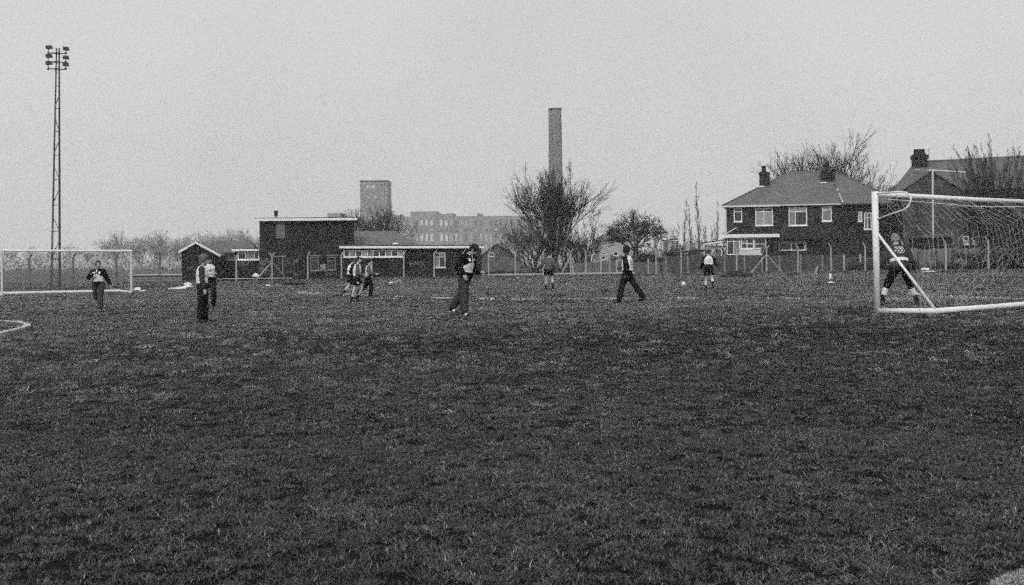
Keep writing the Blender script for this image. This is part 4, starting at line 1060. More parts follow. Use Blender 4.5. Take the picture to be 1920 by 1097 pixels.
# big tree behind the house: wide fan
Y = 135; h = pz(1570, 246, Y) - on(1570, Y).z
sk = fork(121, h*1.02, 8, .24, .86, 17, .6, .2, .77, .01, 13, .72, .035, (0, 0), .014)
fan_m = tree_meshes('h', sk, bark, twig, split=3)
plant('bare_tree', 'wide fan shaped bare tree rising behind the hipped roof', 'tree', on(1570, Y), fan_m)
plant('bare_tree', 'second bare tree half hidden by the ridge and chimney of the hipped roof', 'tree', on(1528, 143), fan_m, rz=2.4, sc=(.62, .7, .84))
sk = fork(57, 9.5, 6, .3, .8, 26, .5, .09, .74, .03, 1, 0, .08, (0, 0), .011)
plant('bare_tree', 'thin crooked sapling in the gap between the two brick houses', 'sapling', on(1650, 125), tree_meshes('i', sk, bark, twig_pale), sc=1.12)
plant('bare_shrub', 'thin brushwood beside the left chimney of the hipped roof'.replace('left ', 'pot topped '), 'shrub', on(1468, 138), sap2, sc=2.0)
# tall shrub by the gabled house
Y = 84; h = pz(1870, 262, Y) - on(1870, Y).z
sk = grow(63, h*.98, [(11, 20, .36, .10, .09), (8, 24, .42, .2, .09), (5, 26, .5, .2, .08)], .10, .085, stems=27, spread=.50, wig=.05, min_r=.010)
shoots = tree_meshes('j', sk, bark, twig, split=1)
plant('bare_shrub', 'tall dense thicket of upright shoots before the gabled house', 'shrub', on(1906, Y), shoots, sc=(.9, .8, 1))
plant('bare_shrub', 'second thicket of upright shoots against the slate roof of the gabled house', 'shrub', on(1868, 86), shoots, rz=2.1, sc=(.7, .7, .9))
sk = grow(65, 5.5, [(8, 24, .42, .12, .07), (7, 26, .45, .2, .07), (5, 28, .45, .2, .05)], .1, .06, stems=10, spread=.6, wig=.07, min_r=.008)
thick = tree_meshes('k', sk, bark, twig)
for px, Yq, s, lb in ((1806, 82, .55, 'lower bare thicket between the white pole and the tall shoots'), (1700, 81, .62, 'bare bush behind the goalkeeper by the broken fence'), (1930, 80, .9, 'bare thicket at the end of the broken pale fence')):
    plant('bare_shrub', lb, 'shrub', on(px, Yq), thick, sc=s, rz=px)
# dark leafy bushes
sk = grow(71, 2.6, [(9, 45, .5, .1, .04), (8, 42, .5, .2, .03), (6, 40, .5, .2, .02)], .1, .05, stems=8, spread=.9, wig=.14, min_r=.008)
bush = tree_meshes('l', sk, bark, twig, 5200, .07, 5)
for px, Yq, s, lb in ((1574, 104, (1.25, 1, 1.55), 'dark evergreen bush at the shaded corner of the hipped house'), (1594, 100, (1.1, 1, 1.25), 'dark bush below the drainpipes of the hipped house'), (1545, 103, (.8, .9, .95), 'low dark bush under the house porch canopy'),
                       (1520, 98, (.8, .8, .8), 'dark shrub growing in front of the porch canopy'), (1448, 100, (.45, .6, 1.15), 'dark narrow shrub by the white glazed porch'), (1338, 97, (.75, .8, .75), 'bush under the white edged car port roof'),
                       (1212, 97, (1.1, 1, .95), 'rounded dark bush behind the dark leaning tree'), (1242, 99, (.9, 1, .9), 'dark bush beside the flat roofed shed'), (1166, 98, (.8, 1, .7), 'dark bush behind the walking player with the white bib'), (1292, 106, (1.0, 1, 1.1), 'bush rising over the flat roofed shed'),
                       (1655, 92, (1.5, 1.2, 1.0), 'broad scrubby bush between the hipped house and the goal post'), (1630, 95, (1.2, 1.2, .85), 'scrubby bush behind the thin garden fence'), (1885, 75.5, (1.7, 1, .8), 'dark low bush behind the wavy part of the goal net'), (1925, 74, (1.5, 1, .95), 'dark bush at the picture edge of the wavy goal net'.replace('picture edge', 'far end'))):
    plant('dark_bush', lb, 'bush', on(px, Yq), bush, sc=s, rz=px*.7)
# bare tree behind the hall roof
sk = fork(81, 9.2, 7, .24, .84, 24, .6, .16, .77, .02, 6, .7, .05, (0, 0), .0125, 1, .2)
mt = tree_meshes('m', sk, bark, twig)
plant('bare_tree', 'bare tree rising over the hall roof before the mill tower', 'tree', on(724, 128), mt, sc=(.72, .8, .98))
plant('bare_tree', 'wispy bare treetop showing over the flat roof beside the mill tower', 'tree', on(668, 150), mt, sc=(.7, .8, 1.05), rz=2)
# hazy trees far off
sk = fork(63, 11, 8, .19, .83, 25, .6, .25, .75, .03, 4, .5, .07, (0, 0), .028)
f1 = tree_meshes('n', sk, twig_haze, twig_haze)
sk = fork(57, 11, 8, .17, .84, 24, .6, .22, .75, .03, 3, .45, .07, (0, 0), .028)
f2 = tree_meshes('o', sk, twig_haze, twig_haze)
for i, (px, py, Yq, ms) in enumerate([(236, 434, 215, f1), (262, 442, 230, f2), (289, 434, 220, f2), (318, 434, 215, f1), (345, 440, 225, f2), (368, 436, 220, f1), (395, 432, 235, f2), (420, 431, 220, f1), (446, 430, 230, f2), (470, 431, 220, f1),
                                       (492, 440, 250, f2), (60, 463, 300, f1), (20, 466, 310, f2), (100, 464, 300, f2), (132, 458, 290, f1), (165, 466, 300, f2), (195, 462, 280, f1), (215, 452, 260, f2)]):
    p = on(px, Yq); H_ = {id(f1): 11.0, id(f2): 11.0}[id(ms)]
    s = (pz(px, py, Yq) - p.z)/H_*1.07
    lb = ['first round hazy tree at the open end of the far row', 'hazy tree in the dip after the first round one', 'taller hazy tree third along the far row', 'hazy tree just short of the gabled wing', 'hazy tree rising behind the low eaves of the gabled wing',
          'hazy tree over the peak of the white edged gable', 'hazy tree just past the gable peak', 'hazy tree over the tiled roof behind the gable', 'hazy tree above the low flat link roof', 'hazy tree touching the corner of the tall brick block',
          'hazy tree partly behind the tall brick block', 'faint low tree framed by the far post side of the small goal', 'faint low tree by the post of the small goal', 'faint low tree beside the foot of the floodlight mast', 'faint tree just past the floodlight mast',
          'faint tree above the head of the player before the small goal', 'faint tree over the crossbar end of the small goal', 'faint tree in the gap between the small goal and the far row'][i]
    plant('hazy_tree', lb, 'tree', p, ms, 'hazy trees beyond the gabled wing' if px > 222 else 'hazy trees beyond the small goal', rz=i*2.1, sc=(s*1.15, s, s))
# low scrub and hedges in the distance: one mass
def hedge(name, label, runs, m, cards, size):
    r = np.random.default_rng(len(runs)+cards); Vs = []
    for (pa, pb, Yq, hh, dep) in runs:
        n = cards; px = r.uniform(pa, pb, n); y = Yq + r.uniform(0, dep, n); x = (px-960)/F*y
        prof = hh*(.62 + .16*np.sin(px*.083 + 2*np.sin(px*.031)) + .12*np.sin(px*.29+1.7*np.sin(px*.13)) + .10*np.sin(px*.71+px*px*.0007))*r.uniform(.55, 1, n)
        z = zg(x, y) + prof*r.uniform(0, 1, n)**.8; c = np.stack([x, y, z], 1)
        a = r.normal(0, 1, (n, 3)); a[:, 2] = np.abs(a[:, 2])*1.6; a /= np.linalg.norm(a, axis=1, keepdims=True); b = np.cross(a, r.normal(0, 1, (n, 3))); b /= np.linalg.norm(b, axis=1, keepdims=True)
        s = size*r.uniform(.5, 1.4, (n, 1)); Vs.append(np.stack([c-a*s, c+b*s*.35, c+a*s, c-b*s*.35], 1).reshape(-1, 3))
    V = np.concatenate(Vs); o = bpy.data.objects.new(name, np_mesh(name, V, np.arange(len(V)).reshape(-1, 4), m)); link(o); tag(o, label, kind='stuff')
hedge('distant_hedge', 'hazy belt of distant scrub and hedges beyond the fields', [(-60, 500, 240, 5.6, 40), (480, 1000, 280, 5, 30), (1000, 1420, 200, 6, 20), (1400, 2000, 190, 7, 30)], twig_haze, 9000, .55)
hedge('undergrowth', 'tangled brambles and weeds along the garden fences', [(1060, 1260, 94.5, 1.3, 3), (1590, 1700, 88, 1.6, 4), (1680, 1960, 76.5, 1.15, 2.5), (1330, 1600, 93, 1.0, 2), (910, 1070, 93, .7, 3)], twig, 3200, .14)

# ------------------------------------------------------------------ small things
def ball(px, py, label, dia=.22):
    p = hit(px, py); me = bpy.data.meshes.new('football'); bm = bmesh.new(); bmesh.ops.create_icosphere(bm, subdivisions=3, radius=dia/2); bm.to_mesh(me); bm.free()
    me.materials.append(ballm); me.polygons.foreach_set('use_smooth', [True]*len(me.polygons))
    o = bpy.data.objects.new('football', me); link(o); o.location = p + Vector((0, 0, dia/2)); tag(o, label, 'ball')
    # stitched panel seams
    seam = MB()
    for k in range(3):
        ax = [Vector((1, .3*k, .2)), Vector((0.1, 1, .3)), Vector((.2, .2, 1))][k].normalized(); u = ax.orthogonal().normalized(); v = ax.cross(u)
        seam.tube([(u*math.cos(t)+v*math.sin(t))*dia/2*1.0 for t in [i*2*math.pi/24 for i in range(25)]], .0025, 4, cap=False)
    seam.build('seam', flatgrey, o)
ball(1281.5, 536.3, 'white football lying on the grass by the running player in shorts', .23)
ball(307, 539.5, 'white football near the crumpled plastic sheet', .24)
def cone(px, py):
    p = hit(px, py); root = empty('marker_cone', p, 'white marker cone standing before the cranked fence post', 'cone')
    MB().tube([(0,0,.03), (0,0,.31), (0,0,.33)], [.12, .06, .05], 14).build('body', white, root, smooth=True)
    MB().box(-.14, .14, -.14, .14, 0, .03).build('base', white, root)
cone(1557, 524)
p = hit(1558, 531); o = MB().tube([(0,0,0), (0,0,.03), (0,0,.07), (0,0,.09)], [.20, .19, .1, .03], 16).build('white_mound', plastic, None, smooth=True); o.location = p
o.name = 'crumpled_bag'; tag(o, 'pale flattened bag on the grass below the white cone', 'bag')
def lump(name, label, cat, px, py, sx, sy, sz, m, seed, group=None, rz=0, tilt=0):
    r = np.random.default_rng(seed); me = bpy.data.meshes.new(name); bm = bmesh.new(); bmesh.ops.create_icosphere(bm, subdivisions=3, radius=1)
    ph = r.uniform(0, 6, 6)
    for v in bm.verts:
        c = v.co; k = 1 + .22*math.sin(c.x*3.1+ph[0]+2*c.y) + .18*math.sin(c.y*4.3+ph[1]-c.x*2) + .14*math.sin(c.x*7+c.z*6+ph[2])
        v.co = Vector((c.x*sx*k, c.y*sy*k, max(c.z, -.25)*sz*k))
    bm.to_mesh(me); bm.free(); me.materials.append(m); me.polygons.foreach_set('use_smooth', [True]*len(me.polygons))
    o = bpy.data.objects.new(name, me); link(o); p = hit(px, py); o.location = p + Vector((0, 0, sz*.2)); o.rotation_euler = (0, R(tilt), R(rz)); tag(o, label, cat, group); return o
lump('plastic_sheet', 'long crumpled white plastic sheet on the field edge', 'plastic sheet', 337, 542.5, .85, .35, .13, plastic, 1, tilt=-8)
lump('plastic_sheet', 'raised white fold of plastic beside the long crumpled sheet', 'plastic sheet', 352, 540, .35, .3, .26, plastic, 2, tilt=-12)
lump('litter_bag', 'pale bag lying by the post of the small goal', 'bag', 257, 545, .28, .2, .15, plastic, 3)
lump('litter_bag', 'second pale scrap beside the bag near the small goal', 'bag', 267, 547, .16, .15, .08, plastic, 4)
lump('litter_bag', 'white scrap beside the angled fence struts', 'litter', 502, 536.5, .16, .12, .10, plastic, 5)
lump('litter_bag', 'pale rag among rubble between the fence struts', 'litter', 521, 535, .13, .11, .07, dull_plastic, 6)
lump('rubble_heap', 'dark heap of soil at the foot of the strut fence', 'heap', 556, 534.5, .8, .4, .14, gm, 7)
lump('rubble_heap', 'pale bin bag left on the path by the brick wall', 'bag', 480, 515, .32, .25, .2, plastic, 8).location = on(480, 85.5) + Vector((0, 0, .5))
lump('litter_bag', 'white scrap below the running group of three', 'litter', 646, 533.5, .14, .10, .03, dull_plastic, 9)
lump('litter_bag', 'white scrap beside the dirty plank', 'litter', 733, 531.5, .13, .12, .10, plastic, 10)
lump('litter_bag', 'pale lump of rubbish behind the player with bare legs', 'litter', 970, 522, .13, .10, .08, dull_plastic, 11)
lump('litter_bag', 'white bag in the grass seen through the goal net', 'bag', 1734, 497, .3, .2, .12, plastic, 12).location = on(1734, 74) + Vector((0, 0, .25))
lump('litter_bag', 'flattened white bag seen through the net below another', 'bag', 1740, 507, .34, .2, .08, plastic, 13).location = on(1740, 71) + Vector((0, 0, .12))
lump('litter_bag', 'pale scrap by the short fence posts behind the football', 'litter', 1212, 521, .16, .13, .05, dull_plastic, 14)
lump('litter_bag', 'pale scrap at the foot of a short concrete post', 'litter', 1224, 520, .18, .13, .06, dull_plastic, 15)
lump('rubble_heap', 'dark rubble piled against a cranked fence post', 'heap', 1381, 520, .9, .5, .32, bark, 16)
lump('rubble_heap', 'dark lump of rubble by the timber fence and football', 'heap', 1270, 516, .5, .35, .3, bark, 17)
lump('rubble_heap', 'dark heap beside a broken plank at the board fence', 'heap', 1490, 517, .5, .3, .12, bark, 18)
def plank(px0, py0, px1, py1, label, m=timber, lift=.0):
    a, b_ = hit(px0, py0), hit(px1, py1); b_.y = a.y; b_.x = pxx(px1, a.y); b_.z = pz(px1, py1, a.y)
    o = MB().bar(Vector((0,0,.04)), b_ - a + Vector((0,0,.04)), .16, .05).build('plank', m); o.location = a; tag(o, label, 'plank')
plank(738, 531.5, 752, 525.5, 'pale plank propped in the grass near a concrete post')
plank(1528, 500.5+14, 1533, 500, 'short pale board leaning against the timber fence')
plank(1490, 520, 1526, 515.5, 'broken plank lying in rough grass under the board fence', boardpale)

# ------------------------------------------------------------------ people
def rotx(a): return Matrix.Rotation(a, 3, 'X')
def sweep(pts, rx, ry=None, xa=Vector((1, 0, 0)), n=14, caps=(1, 1)):
    """closed tube with elliptical section; xa is the section's x axis hint; rounded caps"""
    pts = [Vector(p) for p in pts]; ry = ry or rx; m = len(pts); ring = []
    def frame(i):
        t = (pts[min(i+1, m-1)] - pts[max(i-1, 0)]).normalized(); x = (xa - t*xa.dot(t))
        if x.length < 1e-3: x = t.orthogonal()
        x.normalize(); return t, x, t.cross(x)
    V, Fc = [], []
    def add(c, x, y, a, b):
        for j in range(n):
            an = 2*math.pi*j/n; V.append(tuple(c + x*math.cos(an)*a + y*math.sin(an)*b))
    t, x, y = frame(0); rm = min(rx[0], ry[0])*caps[0]
    for s in (.95, .6, .3): add(pts[0] - t*rm*math.sqrt(max(0, 1-(1-s)**2*0 - s*s*.98)), x, y, rx[0]*(1-(1-s)**2)**.5 if False else rx[0]*math.sin(math.acos(s)), ry[0]*math.sin(math.acos(s))) if False else add(pts[0] - t*rm*s, x, y, rx[0]*math.sqrt(1-s*s), ry[0]*math.sqrt(1-s*s))
    for i in range(m):
        t, x, y = frame(i); add(pts[i], x, y, rx[i], ry[i])
    rm = min(rx[-1], ry[-1])*caps[1]
    for s in (.3, .6, .95): add(pts[-1] + t*rm*s, x, y, rx[-1]*math.sqrt(1-s*s), ry[-1]*math.sqrt(1-s*s))
    k = len(V)//n
    for i in range(k-1):
        for j in range(n): Fc.append((i*n+j, i*n+(j+1) % n, (i+1)*n+(j+1) % n, (i+1)*n+j))
    Fc.append(tuple(reversed(range(n)))); Fc.append(tuple((k-1)*n+j for j in range(n)))
    return V, Fc
def ellip(c, ax, rads, n=12):
    V, Fc = [], []; rows = 9
    for i in range(rows):
        th = math.pi*(i+.5)/rows
        for j in range(n):
            ph = 2*math.pi*j/n; q = ax @ Vector((rads[0]*math.sin(th)*math.cos(ph), rads[1]*math.sin(th)*math.sin(ph), rads[2]*math.cos(th))); V.append(tuple(Vector(c)+q))
    for i in range(rows-1):
        for j in range(n): Fc.append((i*n+j, (i+1)*n+j, (i+1)*n+(j+1) % n, i*n+(j+1) % n))
    Fc.append(tuple(range(n))); Fc.append(tuple((rows-1)*n+j for j in reversed(range(n))))
    return V, Fc
def fuse(name, shapes, vox, m, parent, smooth_it=4, wrinkle=0.0, wscale=30, seed=0):
    mb = MB()
    for v, f in shapes: mb.add(v, f)
    me = mb.mesh('tmp'); o = bpy.data.objects.new('tmp', me); COL.objects.link(o)
    rm = o.modifiers.new('r', 'REMESH'); rm.mode = 'VOXEL'; rm.voxel_size = vox
    if smooth_it: sm = o.modifiers.new('s', 'SMOOTH'); sm.iterations = smooth_it; sm.factor = .5
    dg = bpy.context.evaluated_depsgraph_get(); me2 = bpy.data.meshes.new_from_object(o.evaluated_get(dg))
    bpy.data.objects.remove(o); bpy.data.meshes.remove(me)
    n = len(me2.vertices)
    if wrinkle and n:
        co = np.zeros(n*3, np.float32); me2.vertices.foreach_get('co', co); co = co.reshape(-1, 3); no = np.zeros(n*3, np.float32); me2.vertices.foreach_get('normal', no); no = no.reshape(-1, 3)
        r = np.random.default_rng(seed); d = np.zeros(n)
        for k in range(7):
            w = r.normal(0, 1, 3)*np.array([.7, .7, 1.3])*wscale*(1+.25*k); d += np.sin(co @ w + r.uniform(0, 6) + 1.2*np.sin(co @ (w[::-1]*.5)))/(1+.3*k)
        co = co + no*(d*wrinkle/2.5)[:, None]; me2.vertices.foreach_set('co', co.astype(np.float32).ravel()); me2.update()
    me2.name = name; me2.materials.clear(); me2.materials.append(m); me2.polygons.foreach_set('use_smooth', [True]*len(me2.polygons))
    o = bpy.data.objects.new(name, me2); link(o, parent); return o
def patch(name, src, pred, off, m, parent):
    me = src.data; V, Fc, mp = [], [], {}
    for p in me.polygons:
        if not pred(p.center, p.normal): continue
        q = []
        for i in p.vertices:
            if i not in mp:
                mp[i] = len(V); v = me.vertices[i]; V.append(tuple(v.co + v.normal*off))
            q.append(mp[i])
        Fc.append(tuple(q))
    if not Fc: return None
    me2 = bpy.data.meshes.new(name); me2.from_pydata(V, [], Fc); me2.materials.append(m); me2.polygons.foreach_set('use_smooth', [True]*len(me2.polygons)); me2.update()
    o = bpy.data.objects.new(name, me2); link(o, parent)
    sd = o.modifiers.new('thick', 'SOLIDIFY'); sd.thickness = .006; sd.offset = 0
    return o
skin_pale = mat('pale_skin', .42, .6, .1, 12); skin_mid = mat('skin', .34, .6, .1, 12); skin_dark = mat('dark_skin', .035, .5, .1, 12)
hair_dark = mat('dark_hair', .015, .6, .5, 60, bump=.6); hair_fair = mat('fair_hair', .28, .6, .4, 50, bump=.6); hair_mid = mat('brown_hair', .16, .6, .5, 50, bump=.6)
cl_black = mat('black_cloth', .009, .8, .3, 10); cl_dark = mat('dark_cloth', .016, .8, .35, 12); cl_charcoal = mat('charcoal_cloth', .048, .8, .35, 14); cl_grey = mat('grey_cloth', .10, .85, .3, 14)
cl_white = mat('white_cloth', .72, .85, .1, 10); cl_pale = mat('pale_cloth', .62, .85, .12, 10); boot_m = mat('black_boot', .015, .45, .3, 20); sock_w = mat('white_sock', .6, .9, .12, 20); feat = mat('face_feature', .04, .5, .1, 10)
glove_m = mat('pale_glove', .42, .8, .2, 20)
FIG = [0]
def person(foot, px_h, heading, label, pose, look, group=None):
    """foot: photograph position of the lowest foot; px_h: standing height in photograph pixels; heading: degrees, 0 = walks to image right, 90 = away"""
    base = hit(*foot); hgt = px_h*base.y/F; k = hgt/1.78
    p = dict(lean=4, side=0, twist=0, nod=0, turn=0, la=(0, 12, 12), ra=(0, 12, 12), ll=(0, 4, 4), rl=(0, 4, 4), arm_in=0.0); p.update(pose)
    FIG[0] += 1; sd = FIG[0]
    root = empty('person', base, label, 'person', group, R(heading-90))
    fx = p.get('shift', (0, 0))
    vox = .0105 if base.y < 30 else .0125
    def D(fl, ab, sg): fl, ab = R(fl), R(ab); return Vector((sg*math.sin(ab), math.sin(fl)*math.cos(ab), -math.cos(fl)*math.cos(ab)))
    TL = Matrix.Rotation(R(p['side']), 3, 'Y') @ rotx(-R(p['lean']))
    TW = TL @ Matrix.Rotation(R(p['twist']), 3, 'Z')
    U = TL @ Vector((0, 0, 1)); RX = TW @ Vector((1, 0, 0)); FW = TW @ Vector((0, 1, 0)); XR = Vector((1, 0, 0))
    J = {}
    J['pel'] = Vector((0, 0, 0)); bow = rotx(-R(p.get('bow', 0)))
    J['chest'] = U*.30; J['neck'] = U*.30 + TL @ (bow @ Vector((0, 0, .20)))
    U2 = (TL @ bow @ Vector((0, 0, 1))).normalized()
    for s, n in ((1, 'r'), (-1, 'l')):
        J['sh'+n] = J['neck'] - U2*.055 + RX*.180*s
        fl, ab, el = p[n+'a'][:3]; inn = p[n+'a'][3] if len(p[n+'a']) > 3 else 0
        ud = TW @ D(fl, ab, s); fd = TW @ D(fl+el, ab-inn, s)
        J['el'+n] = J['sh'+n] + ud*.285; J['wr'+n] = J['el'+n] + fd*.255; J['hd'+n] = fd; J['ud'+n] = ud
        fl, ab, kn = p[n+'l'][:3]; fp = p[n+'l'][3] if len(p[n+'l']) > 3 else None
        J['hip'+n] = Vector((.092*s, 0, -.02)); td = D(fl, ab, s); sdv = D(fl-kn, ab*.8, s)
        J['kn'+n] = J['hip'+n] + td*.425; J['an'+n] = J['kn'+n] + sdv*.42; J['sd'+n] = sdv
        tp = R(fp) if fp is not None else 0
        J['ft'+n] = Vector((s*.12, math.cos(tp), math.sin(tp))).normalized()
    HD = TL @ bow @ Matrix.Rotation(R(p['turn']), 3, 'Z') @ rotx(-R(p['nod']))
    nk = J['neck']; hc = nk + U2*.055 + HD @ Vector((0, .025, .125))
    lowest = 1e9
    for n in 'rl':
        a = J['an'+n]; f = J['ft'+n]; up = Vector((1, 0, 0)).cross(f).normalized(); 
        for q in (a - f*.05 - up*.085, a + f*.17 - up*.085): lowest = min(lowest, q.z)
    off = Vector((fx[0], fx[1], -lowest + .004))
    for q in J:
        if len(q) <= 4 and q[:2] in ('pe', 'ne', 'sh', 'el', 'wr', 'hi', 'kn', 'an'): J[q] = J[q] + off
    J['chest'] = J['chest'] + off; nk = J['neck']; hc = hc + off
    root.scale = (k, k, k)
    # ---- body: one continuous surface
    sh = []
    pc = J['pel']; ch = J['chest']
    wa = pc.lerp(ch, .45)
    sh.append(sweep([pc - U*.06, pc + U*.05, wa, ch, nk - U2*.10, nk - U2*.03], [.150, .165, .140, .165, .165, .09], [.105, .11, .095, .115, .105, .07], RX, 16))
    sh.append(sweep([nk - U2*.06, nk + U2*.02, hc - HD @ Vector((0, .02, .07))], [.068, .058, .056], None, RX, 12))
    sh.append(ellip(hc + HD @ Vector((0, -.008, .03)), HD, (.076, .094, .100)))
    sh.append(ellip(hc + HD @ Vector((0, .022, -.045)), HD, (.060, .070, .080)))
    sh.append(sweep([hc + HD @ Vector((0, .085, .015)), hc + HD @ Vector((0, .105, -.020)), hc + HD @ Vector((0, .095, -.03))], [.012, .016, .014], None, RX, 8))
    for s in (1, -1): sh.append(ellip(hc + HD @ Vector((.078*s, -.008, -.005)), HD, (.012, .022, .034), 8))
    for n, s in (('r', 1), ('l', -1)):
        S, E, Wr = J['sh'+n], J['el'+n], J['wr'+n]
        sh.append(sweep([S - RX*.06*s, S, S.lerp(E, .35), S.lerp(E, .75), E, E.lerp(Wr, .3), E.lerp(Wr, .8), Wr], [.055, .058, .052, .043, .040, .042, .031, .027], None, RX, 12))
        # hand: palm, four fingers of different length, thumb on the side
        fd = J['hd'+n]; side = (RX - fd*RX.dot(fd)).normalized(); pn = fd.cross(side).normalized()
        kn_dir = FW - fd*FW.dot(fd)
        kn_dir = kn_dir.normalized() if kn_dir.length > .2 else U
        th = fd.cross(kn_dir).normalized()          # palm normal
        if th.dot(RX)*s > 0: th = -th                # palm looks inward
        sh.append(sweep([Wr, Wr + fd*.045, Wr + fd*.085], [.030, .040, .040], [.018, .017, .014], kn_dir, 10))
        for q, (o_, ln) in enumerate(((-.030, .058), (-.010, .070), (.011, .074), (.031, .066))):
            b0 = Wr + fd*.080 + kn_dir*o_; cu = .35 + .1*p.get('grip', 0)*10
            d1 = (fd + th*cu*.6).normalized(); d2 = (fd + th*cu*1.9).normalized(); d3 = (fd*.7 + th*cu*3).normalized()
            sh.append(sweep([b0, b0 + d1*ln*.45, b0 + d1*ln*.45 + d2*ln*.33, b0 + d1*ln*.45 + d2*ln*.33 + d3*ln*.25], [.0098, .0095, .009, .0085], None, side, 7))
        t0 = Wr + fd*.025 + kn_dir*.034; td_ = (fd*.7 + kn_dir*.75 + th*.35).normalized()
        sh.append(sweep([t0, t0 + td_*.035, t0 + td_*.035 + (fd + th*.4).normalized()*.03], [.0125, .0115, .0095], None, side, 7))
        H_, K_, A_ = J['hip'+n], J['kn'+n], J['an'+n]
        sh.append(sweep([H_ + U*.05, H_, H_.lerp(K_, .3), H_.lerp(K_, .75), K_, K_.lerp(A_, .28), K_.lerp(A_, .7), A_], [.085, .090, .082, .062, .054, .056, .040, .036], None, XR, 12))
        f = J['ft'+n]; up = XR.cross(f).normalized()
        sh.append(sweep([A_ - f*.035 - up*.045, A_ + f*.03 - up*.04, A_ + f*.10 - up*.055, A_ + f*.155 - up*.062], [.032, .038, .042, .034], [.036, .038, .024, .016], XR, 10))
    body = fuse('body', sh, vox, look['skin'], root, 3)
    # ---- face and hair
    for s in (1, -1):
        e = MB(); e.add(*ellip(hc + HD @ Vector((.030*s, .082, .022)), HD, (.013, .008, .007), 8)); e.build('eye', feat, root, True)
    e = MB(); e.add(*ellip(hc + HD @ Vector((0, .088, -.062)), HD, (.024, .007, .005), 8)); e.build('mouth', feat, root, True)
    hs = look.get('hs', 1.0)
    hb = [ellip(hc + HD @ Vector((0, -.022, .045)), HD, (.086*hs, .098*hs, .094*hs)), ellip(hc + HD @ Vector((0, -.055, -.01)), HD, (.078*hs, .060*hs, .085*hs)),
          ellip(hc + HD @ Vector((0, .045, .092)), HD, (.066*hs, .048, .034))]
    for s in (1, -1): hb.append(ellip(hc + HD @ Vector((.070*s, .0, .02)), HD, (.020*hs, .036, .052)))
    if look.get('long'): hb.append(ellip(hc + HD @ Vector((0, -.07, -.07)), HD, (.07, .04, .06)))
    fuse('hair', hb, vox, look['hair'], root, 2, .008 if hs < 1.1 else .014, 70, sd)
    # ---- top
    ex = look.get('loose', .022)
    tp = [sweep([pc - U*.03, pc + U*.07, wa, ch, nk - U2*.10, nk - U2*.005], [v+ex for v in (.168, .170, .152, .170, .162, .070)], [v+ex for v in (.118, .116, .108, .120, .108, .062)], RX, 18, (.3, .3))]
    cuff = look.get('sleeve', 1.0)
    for n, s in (('r', 1), ('l', -1)):
        S, E, Wr = J['sh'+n], J['el'+n], J['wr'+n]; e2 = E.lerp(Wr, cuff*.97)
        tp.append(sweep([S - RX*.07*s, S, S.lerp(E, .4), E - J['ud'+n]*.03, E, E.lerp(e2, .4), E.lerp(e2, .8), e2], [.070+ex*.6, .068+ex*.6, .062+ex*.6, .055+ex*.6, .055+ex*.6, .052+ex*.6, .046+ex*.5, .036], None, RX, 14, (1, .3)))
    top = fuse(look.get('top_name', 'jersey'), tp, vox, look['top'], root, 3, .006, 17, sd*3)
    tw_i = TW.inverted()
    def loc_t(c):
        return tw_i @ (c - pc)
    def arm_far(c):     # keep patches off the sleeves
        return all((c - J['sh'+n].lerp(J['el'+n], t)).length > .072 + ex*.75 for n in 'rl' for t in (.45, .6, .75, .88, 1.0)) and all((c - J['el'+n].lerp(J['wr'+n], t)).length > .068 + ex*.75 for n in 'rl' for t in (.15, .3, .45, .6, .75, .9, 1))
    if look.get('panel'):      # pale body panel and badges on the track jacket
        patch('chest_panel', top, lambda c, nn: (tw_i @ nn).y > -.15 and .10 < loc_t(c).z < .33 - .8*max(0, abs(loc_t(c).x)-.08) and arm_far(c), .004, cl_pale, root)
        patch('zip', top, lambda c, nn: (tw_i @ nn).y > .2 and .30 < loc_t(c).z < .50 and abs(loc_t(c).x) < .012 and arm_far(c), .006, cl_white, root)
        for xx in (-.085, .085): patch('badge', top, lambda c, nn: (tw_i @ nn).y > .1 and abs(loc_t(c).x-xx) < .032 and abs(loc_t(c).z-.395) < .032 and arm_far(c), .005, cl_white, root)
        col = sweep([nk - U2*.012, nk + U2*.03], [.075, .066], [.07, .062], RX, 14, (.2, .2)); fuse('collar', [col], vox, cl_white if look['panel'] == 2 else look['top'], root, 1)
    if look.get('bib'):
        bx = ex + .014
        bt = [sweep([pc + U*.055, wa, ch, nk - U2*.10, nk - U2*.012], [v+bx for v in (.166, .152, .170, .158, .080)], [v+bx for v in (.114, .108, .120, .108, .07)], RX, 18, (.2, .3))]
        bsrc = fuse('bib_shape', bt, vox, look['bib'], root, 2, .007, 24, sd*5)
        bib = patch('bib', bsrc, lambda c, nn: (abs((tw_i @ nn).y) > .45 or loc_t(c).z > .42) and loc_t(c).z > look.get('bib_z', .07) and (c - nk).length > .085, .002, look['bib'], root)
        if look.get('mark'):
            sg = -1 if look['mark'] == 'back' else 1; t = loc_t
            if look['mark'] == 'front': patch('emblem', bsrc, lambda c, nn: (tw_i @ nn).y > .3 and abs(t(c).x)*.5 + abs(t(c).z-.30) < .035 and abs(t(c).z-.30) > .006, .008, cl_grey, root)
            else:
                for zz in (.36, .31, .26): patch('print_line', bsrc, lambda c, nn: (tw_i @ nn).y*sg > .3 and abs(t(c).x) < .095 and abs(t(c).z-zz) < .010 and math.sin(t(c).x*160+zz*40) > -.4, .008, flatgrey, root)
        bpy.data.objects.remove(bsrc)
